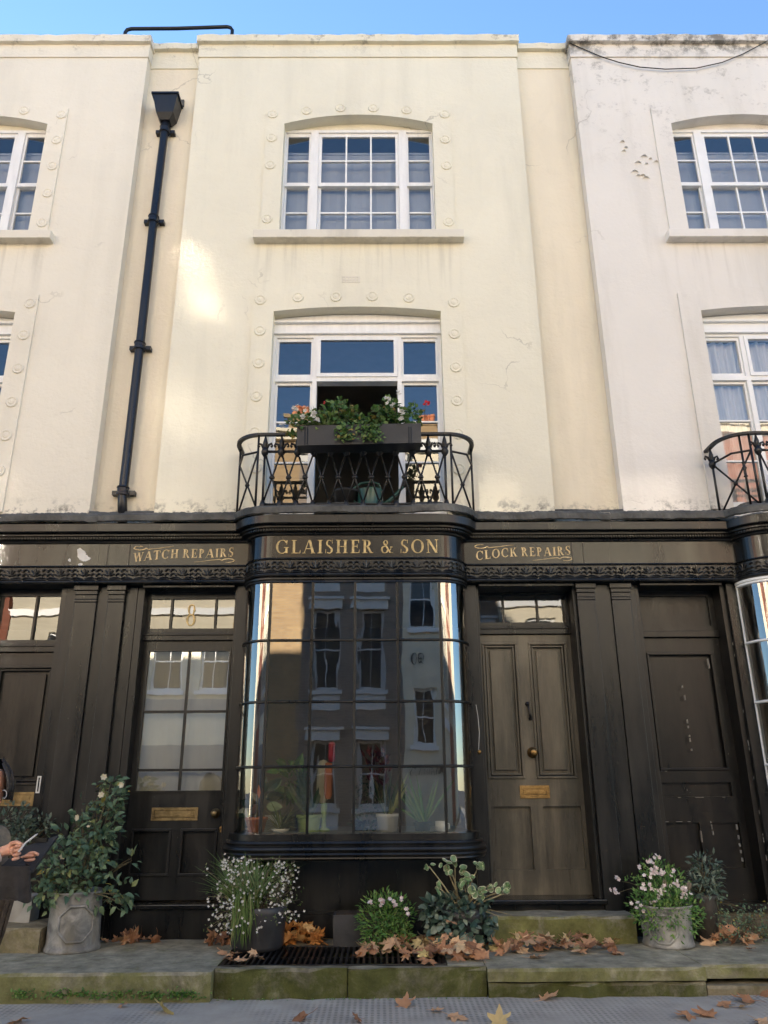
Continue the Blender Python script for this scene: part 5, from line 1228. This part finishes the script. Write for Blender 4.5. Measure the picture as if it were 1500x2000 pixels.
# ================================================================ fallen plane leaves
def dead_leaf_mesh(seed):
    r_ = random.Random(seed); mb = MB(); ring = []; n = 25
    lobes = ((0,1.0,.50),(1.0,.90,.46),(-1.0,.90,.46),(1.95,.64,.44),(-1.95,.64,.44))
    a_, b_, c_ = r_.uniform(-2,3.5), r_.uniform(-2,3.5), r_.uniform(-.006,.008)
    def zz(x, y): return a_*x*x*.9+b_*y*y*.9+c_*math.sin(x*40+seed)+.006*math.sin(y*70+x*50)
    c0 = mb.av((0,-.01,zz(0,-.01)))
    inner = []; outer = []
    for k in range(40):
        t = -math.pi+2*math.pi*k/40; rr = .44
        for l, a, w_ in lobes: d = abs((t-l+math.pi) % (2*math.pi)-math.pi); rr = max(rr, a*max(0, 1-(d/w_))**.55)
        if k % 2: rr *= r_.uniform(.86, 1.0)
        rr *= .085; x, y = rr*math.sin(t), rr*math.cos(t); outer.append(mb.av((x, y, zz(x, y)))); x *= .5; y *= .5; inner.append(mb.av((x, y, zz(x, y)-.002)))
    for k in range(40):
        j = (k+1) % 40; mb.face((c0, inner[k], inner[j])); mb.face((inner[k], outer[k], outer[j], inner[j]))
    mb.tube([(0,-.01,zz(0,-.01)),(.004,-.06,zz(0,-.04)+.002),(.012*r_.uniform(-1,1),-.085,.004)], [.0013,.0011,.0008], 4)
    return mb
LM = [dead_leaf_mesh(i).build('fallen_leaf', 'dead_leaf') for i in range(8)]
for o in LM: o.data.polygons.foreach_set('use_smooth', [True]*len(o.data.polygons)); 
BM_ = []
def drop(p, s, tilt, label, group, bright=False):
    src = rnd.choice(LM); o = src.copy(); col.objects.link(o)
    if bright:
        o.data = BRIGHT[rnd.randrange(len(BRIGHT))]
    o.location = p; o.rotation_euler = (Matrix.Rotation(rnd.gauss(tilt*.6, tilt), 3, 'X') @ Matrix.Rotation(rnd.gauss(0, tilt), 3, 'Y') @ Matrix.Rotation(rnd.uniform(0, 6.28), 3, 'Z')).to_euler(); o.scale = (s, s, s); tag(o, label, 'fallen leaf', group); return o
BRIGHT = []
for o in LM[:4]:
    d = o.data.copy(); d.materials.clear(); d.materials.append(M['bright_dead_leaf']); BRIGHT.append(d)
def pile(n, px, py, spx, spy, h, label, group, bright=False, s=(.85,1.45), tilt=.38, ymax=-.03):
    for _ in range(n):
        g_x = px+rnd.uniform(-1,1)*spx; g_y = py+rnd.uniform(-1,1)*spy; p = ground(g_x, g_y); p.y = min(p.y, ymax-.06)
        u = max(0, 1-abs(g_x-px)/spx); p.z = .012+h*rnd.random()*(u**.6)
        drop(p, rnd.uniform(*s)*.74, tilt, label, group, bright)
pile(44, 592, 1838, 42, 12, .13, 'glowing orange dead plane leaf heaped between the white-flowered pot and the black trough', 'leaves heaped between the pot and the trough', True)
pile(55, 770, 1856, 75, 18, .08, 'brown dead plane leaf heaped at the foot of the black trough', 'leaves heaped at the foot of the trough')
pile(44, 885, 1862, 60, 22, .14, 'tan dead plane leaf caught in the trailing ivy', 'leaves caught in the ivy', s=(1.0,1.7))
pile(85, 1065, 1853, 140, 13, .10, 'russet dead plane leaf drifted along the low mossy step', 'leaves drifted along the mossy step')
pile(24, 1430, 1838, 55, 10, .13, 'brown dead plane leaf heaped under the straggly creeper', 'leaves heaped under the creeper')
pile(16, 255, 1840, 55, 4, .05, 'curled brown dead leaf lying below the glazed door', 'leaves below the glazed door', tilt=.7)
pile(7, 425, 1843, 22, 6, .05, 'curled brown dead leaf beside the dark flower pot', 'leaves beside the dark pot', tilt=.7)
pile(8, 470, 1868, 36, 14, .015, 'dead leaf lying on the left end of the grating', 'leaves on the grating', tilt=.3)
pile(6, 1375, 1822, 12, 10, .03, 'dead leaf wedged behind the low lead planter', 'leaves behind the low lead planter', tilt=.6)
for px, py, s, lab in ((1045,1872,1.1,'broad tan leaf lying alone on the paving in front of the mossy step'),(1465,1857,.6,'small orange leaf alone on the right-hand paving'),(880,1800,1.0,'tan leaf stuck upright among the ivy')):
    p = ground(px, py) if py > 1840 else at(px, py, -.58); p.z = max(p.z, .014); drop(p, s, .25, lab, None)
for px, py, s, lab in ((322,1972,1.15,'large curled brown leaf at the foot of the left kerb'),(585,1987,1.1,'orange leaf on the street below the cellar grating'),(790,1961,.95,'pale tan leaf on the street near the middle of the mossy kerb'),(850,1972,.55,'small withered leaf on the street between two bigger leaves'),(888,1984,1.0,'reddish tan leaf on the street below the right end of the mossy kerb'),(1067,1948,.95,'curled pink-brown leaf on the street under the cracked slab'),(1283,1927,.9,'russet leaf leaning on the right-hand kerb'),(1345,1983,.95,'left leaf of the close pair on the street at the lower right'),(1380,1980,1.0,'right leaf of the close pair on the street at the lower right'),(1415,1960,.8,'flat tan leaf on the street right of the close pair'),(1460,1952,1.0,'yellowish leaf by the right kerb'),(1490,1940,1.1,'orange leaf at the right edge of the picture'),(1450,1965,.6,'small brown leaf under the yellowish leaf by the right kerb'),(30,1994,1.0,'brown leaf in the bottom left corner of the street'),(700,1990,.6,'small pink-brown leaf at the bottom edge of the street'),(975,1995,1.0,'brown leaf at the bottom edge right of the middle'),(1490,1995,1.0,'brown leaf in the bottom right corner'),(240,1962,.5,'tiny leaf at the left kerb foot')):
    p = ground(px, py, ZS+.014); drop(p, s*1.2, .22, lab, None)
for o in LM: bpy.data.objects.remove(o)

# ================================================================ the seated person sketching at the left edge
PE = thing('person', 'person seated at the left edge in a brown wool jacket, drawing on a black board', 'person', (-2.100,-2.5,ZS))
def skin_obj(name, mat, parent, V, E, Rr, lvl=2, root=0):
    me = bpy.data.meshes.new(name); me.from_pydata([tuple(v) for v in V], E, []); o = bpy.data.objects.new(name, me); col.objects.link(o); o.parent = parent
    if parent: o.matrix_parent_inverse = Matrix.Translation(-Vector(parent.location))
    md = o.modifiers.new('skin', 'SKIN'); md.use_smooth_shade = True
    sk = me.skin_vertices[0].data if me.skin_vertices else None
    if sk is None:
        bm = bmesh.new(); bm.from_mesh(me); bm.verts.layers.skin.verify(); bm.to_mesh(me); bm.free(); sk = me.skin_vertices[0].data
    for i, r_ in enumerate(Rr): sk[i].radius = (r_, r_) if not isinstance(r_, tuple) else r_; sk[i].use_root = (i == root)
    sb = o.modifiers.new('sub', 'SUBSURF'); sb.levels = lvl; sb.render_levels = lvl; me.materials.append(M[mat]); return o
hr = at(30,1662,-2.60); hl = at(64,1682,-2.42)     # drawing hand, holding hand
V = []; E_ = []; Rr = []
def nv(p, r_, par=None):
    V.append(Vector(p)); Rr.append(r_)
    if par is not None: E_.append((par, len(V)-1))
    return len(V)-1
pel = nv((-2.160,-2.5,.46), .13); sp = nv((-2.130,-2.5,.64), .12, pel); che = nv((-2.06,-2.5,.84), .13, sp); nk = nv((-1.990,-2.5,.97), .052, che); jaw = nv((-1.935,-2.5,1.04), .06, nk); hd = nv((-1.93,-2.5,1.13), .085, jaw); top = nv((-1.935,-2.5,1.20), .07, hd); nose = nv((-1.915,-2.60,1.08), .018, hd)
def arm(sy, hand, elbow, pen):
    sh = nv((-2.050,-2.5+sy*.17,.87), .062, che); el = nv(elbow, .042, sh); wr = nv(hand+Vector((-.075,sy*.01,-.005)), .024, el)
    pm = nv(hand+Vector((-.03,0,.0)), (.034,.022), wr); kn_ = nv(hand+Vector((.002,0,.002)), (.036,.018), pm)
    for k in range(4):
        o = (k-1.5)*.019; b = hand+Vector((.006, sy*.0, -o))
        f1 = nv(b, .0088, kn_); f2 = nv(b+Vector((.030-.004*k, -.010, .0) if sy < 0 else (.010, -.030, .0)), .0086, f1); f3 = nv(b+Vector((.030-.005*k, -.034, -.004) if sy < 0 else (-.018+.003*k, -.038, -.003)), .008, f2); f4 = nv(b+Vector((.006-.002*k, -.042, -.006) if sy < 0 else (-.042+.005*k, -.034, -.006)), .007, f3)
    t1 = nv(hand+Vector((-.014,-.016,.036)), .0108, pm); t2 = nv(hand+Vector((.016,-.032,.040)), .0095, t1); nv(hand+Vector((.042,-.036,.030)), .008, t2)
arm(-1, hr, (-2.070,-2.73,.66), True); arm(1, hl, (-2.000,-2.26,.62), False)
for sy in (-1, 1): th = nv((-2.130,-2.5+sy*.09,.44), .085, pel); kn2 = nv((-1.90,-2.5+sy*.11,.61), .05, th); an = nv((-2.2,-2.5+sy*.11,-.06), .04, kn2); nv((-2.08,-2.5+sy*.11,-.13), .035, an)
skin_obj('body', 'skin', PE, V, E_, Rr)
# hair: bob falling beside the cheek
mb = MB(); rows = []
for i in range(9):
    t = i/8; zc = 1.235-.20*t; rr = .035+.072*math.sin(min(1, t*1.6)*math.pi/2); rows.append([(-1.938+rr*math.cos(a_)*1.0-.01, -2.5+rr*math.sin(a_)*.95, zc+.008*math.sin(a_*5+i)) for a_ in [R(-18+248*k/22) for k in range(23)]])
mb.grid(rows); mb.lathe([(0,.012),(.036,.0)], (-1.948,-2.5,1.232), 16)
for k in range(16): y = -2.5-.03-.05*rnd.random(); x = -1.832+rnd.uniform(-.005,.005); mb.tube([(x-.05,y+.02,1.21),(x-.01,y,1.16),(x+rnd.uniform(-.005,.01),y,1.09),(x-.008,y,1.04)], [.004,.007,.007,.003], 6)
world_child(mb, 'hair', 'hair', PE, smooth=True)
er = MB(); er.tube([at(8+5*math.cos(t), 1551+8*math.sin(t), -2.62) for t in [R(20*k-120) for k in range(13)]], .0018, 5); world_child(er, 'earring', 'pencil_grey', PE)
V2 = []; E2 = []; R2_ = []
V, E_, Rr = V2, E2, R2_
a0 = nv((-2.160,-2.5,.44), .16); a1 = nv((-2.02,-2.5,.62), .17, a0); a2 = nv((-1.93,-2.53,.82), .19, a1); nv((-1.97,-2.5,.95), .09, a2)
for sy, el, hd_ in ((-1,(-2.070,-2.73,.66),hr),(1,(-2.000,-2.26,.62),hl)): s1 = nv((-1.96,-2.53+sy*.17,.86), .085, a2); e1 = nv(el, .06, s1); nv(hd_+Vector((-.115,sy*.01,-.008)), .044, e1)
skin_obj('jacket', 'jacket_wool', PE, V2, E2, R2_)
cf = MB(); d = (hr+Vector((-.075,-.01,-.005)))-Vector((-2.070,-2.73,.66)); d.normalize(); c_ = hr+Vector((-.075,-.01,-.005)); cf.tube([c_-d*.075, c_-d*.03, c_-d*.0, c_+d*.006], [.050,.049,.043,.030], 16); world_child(cf, 'cuff', 'pale_cuff', PE, smooth=True)
V, E_, Rr = [], [], []
b0 = nv((-2.160,-2.5,.44), .15)
for sy in (-1, 1): t1 = nv((-2.12,-2.5+sy*.10,.52), .115, b0); t2 = nv((-1.83,-2.5+sy*.10,.65), .08, t1); t3 = nv((-2.1,-2.5+sy*.11,.42), .07, t2); nv((-2.2,-2.5+sy*.11,.0), .055, t3)
skin_obj('trousers', 'black_cloth', PE, V, E_, Rr)
ck = MB(); rows = []
for k in range(8):
    t = k/7; py = 1692+70*t; row = [at(-70+(126+4*t)*i/20, py+3*math.sin(i*1.1)*t, -2.64-.012*math.sin(i*.9)*t) for i in range(21)]; e = row[-1]; row += [e+Vector((-.016,.05,0)), e+Vector((-.085,.16,0))]; rows.append(row)
ck.grid(rows); world_child(ck, 'coat_skirt', 'black_cloth', PE, smooth=True)
fg = MB()
for k in range(90):
    x = -1.690-.36*rnd.random(); y = -2.66+rnd.uniform(-.02,.02); l = rnd.uniform(.14,.30)*(1.0 if x < -2.05 else .6); l += .10; fg.tube([(x,y,.61),(x-.015,y-.01,.61-l*.5),(x-.03+rnd.uniform(-.02,.02),y,.61-l)], [.012,.010,.003], 5)
world_child(fg, 'scarf_fringe', 'brown_fringe', PE)
sh2 = MB()
for sy in (-1, 1): sh2.lathe([(0,.0),(.05,0),(.055,.03),(.045,.07),(0,.085)], (0,0,0), 14); 
for i, v in enumerate(sh2.v): sy = -1 if i < len(sh2.v)//2 else 1; sh2.v[i] = (-1.970+v[0]*2.2, -2.5+sy*.11+v[1]*.9, ZS+v[2])
world_child(sh2, 'shoes', 'black_cloth', PE, smooth=True)
# board, pencil, stool
mb = MB(); q = [at(40,1656,-2.36), at(114,1631,-2.26), at(64,1700,-2.52), at(-30,1722,-2.66)]; n_ = (q[1]-q[0]).cross(q[3]-q[0]).normalized()*.012
i0 = [mb.av(p) for p in q]; i1 = [mb.av(p+n_) for p in q]; mb.face(i0); mb.face(i1[::-1])
for k in range(4): mb.face((i0[k], i0[(k+1)%4], i1[(k+1)%4], i1[k]))
BD = thing('drawing_board', 'large black drawing board held on the seated person\'s lap', 'board', q[3]); world_child(mb, 'board', 'board_black', BD)
cl = MB(); m_ = (q[0]+q[1])/2; cl.box(m_.x-.04, m_.x+.04, m_.y-.01, m_.y+.01, m_.z-.004, m_.z+.016); world_child(cl, 'clip', 'cast_iron', BD)
pn = MB(); pn.tube([at(36,1664,-2.66), at(50,1646,-2.64), at(70,1631,-2.62), at(74,1628,-2.615)], [.0045,.0045,.0045,.0012], 6); tag(pn.build('pencil', 'pencil_grey'), 'pale pencil in the hand of the seated person', 'pencil')
SB = thing('folding_stool', 'low folding stool under the seated person', 'stool', (-2.18,-2.5,ZS)); mb = MB(); mb.box(-.17, .13, -.18, .18, .45, .475); mb.build('seat', 'black_cloth', SB, bevel=.008)
for sy in (-1, 1):
    for sx in (-1, 1): mb = MB(); mb.tube([(sx*.15-.02,sy*.15,.45),(-sx*.15-.02,sy*.15+.012*sx,0)], .010, 6); mb.build('leg', 'cast_iron', SB)
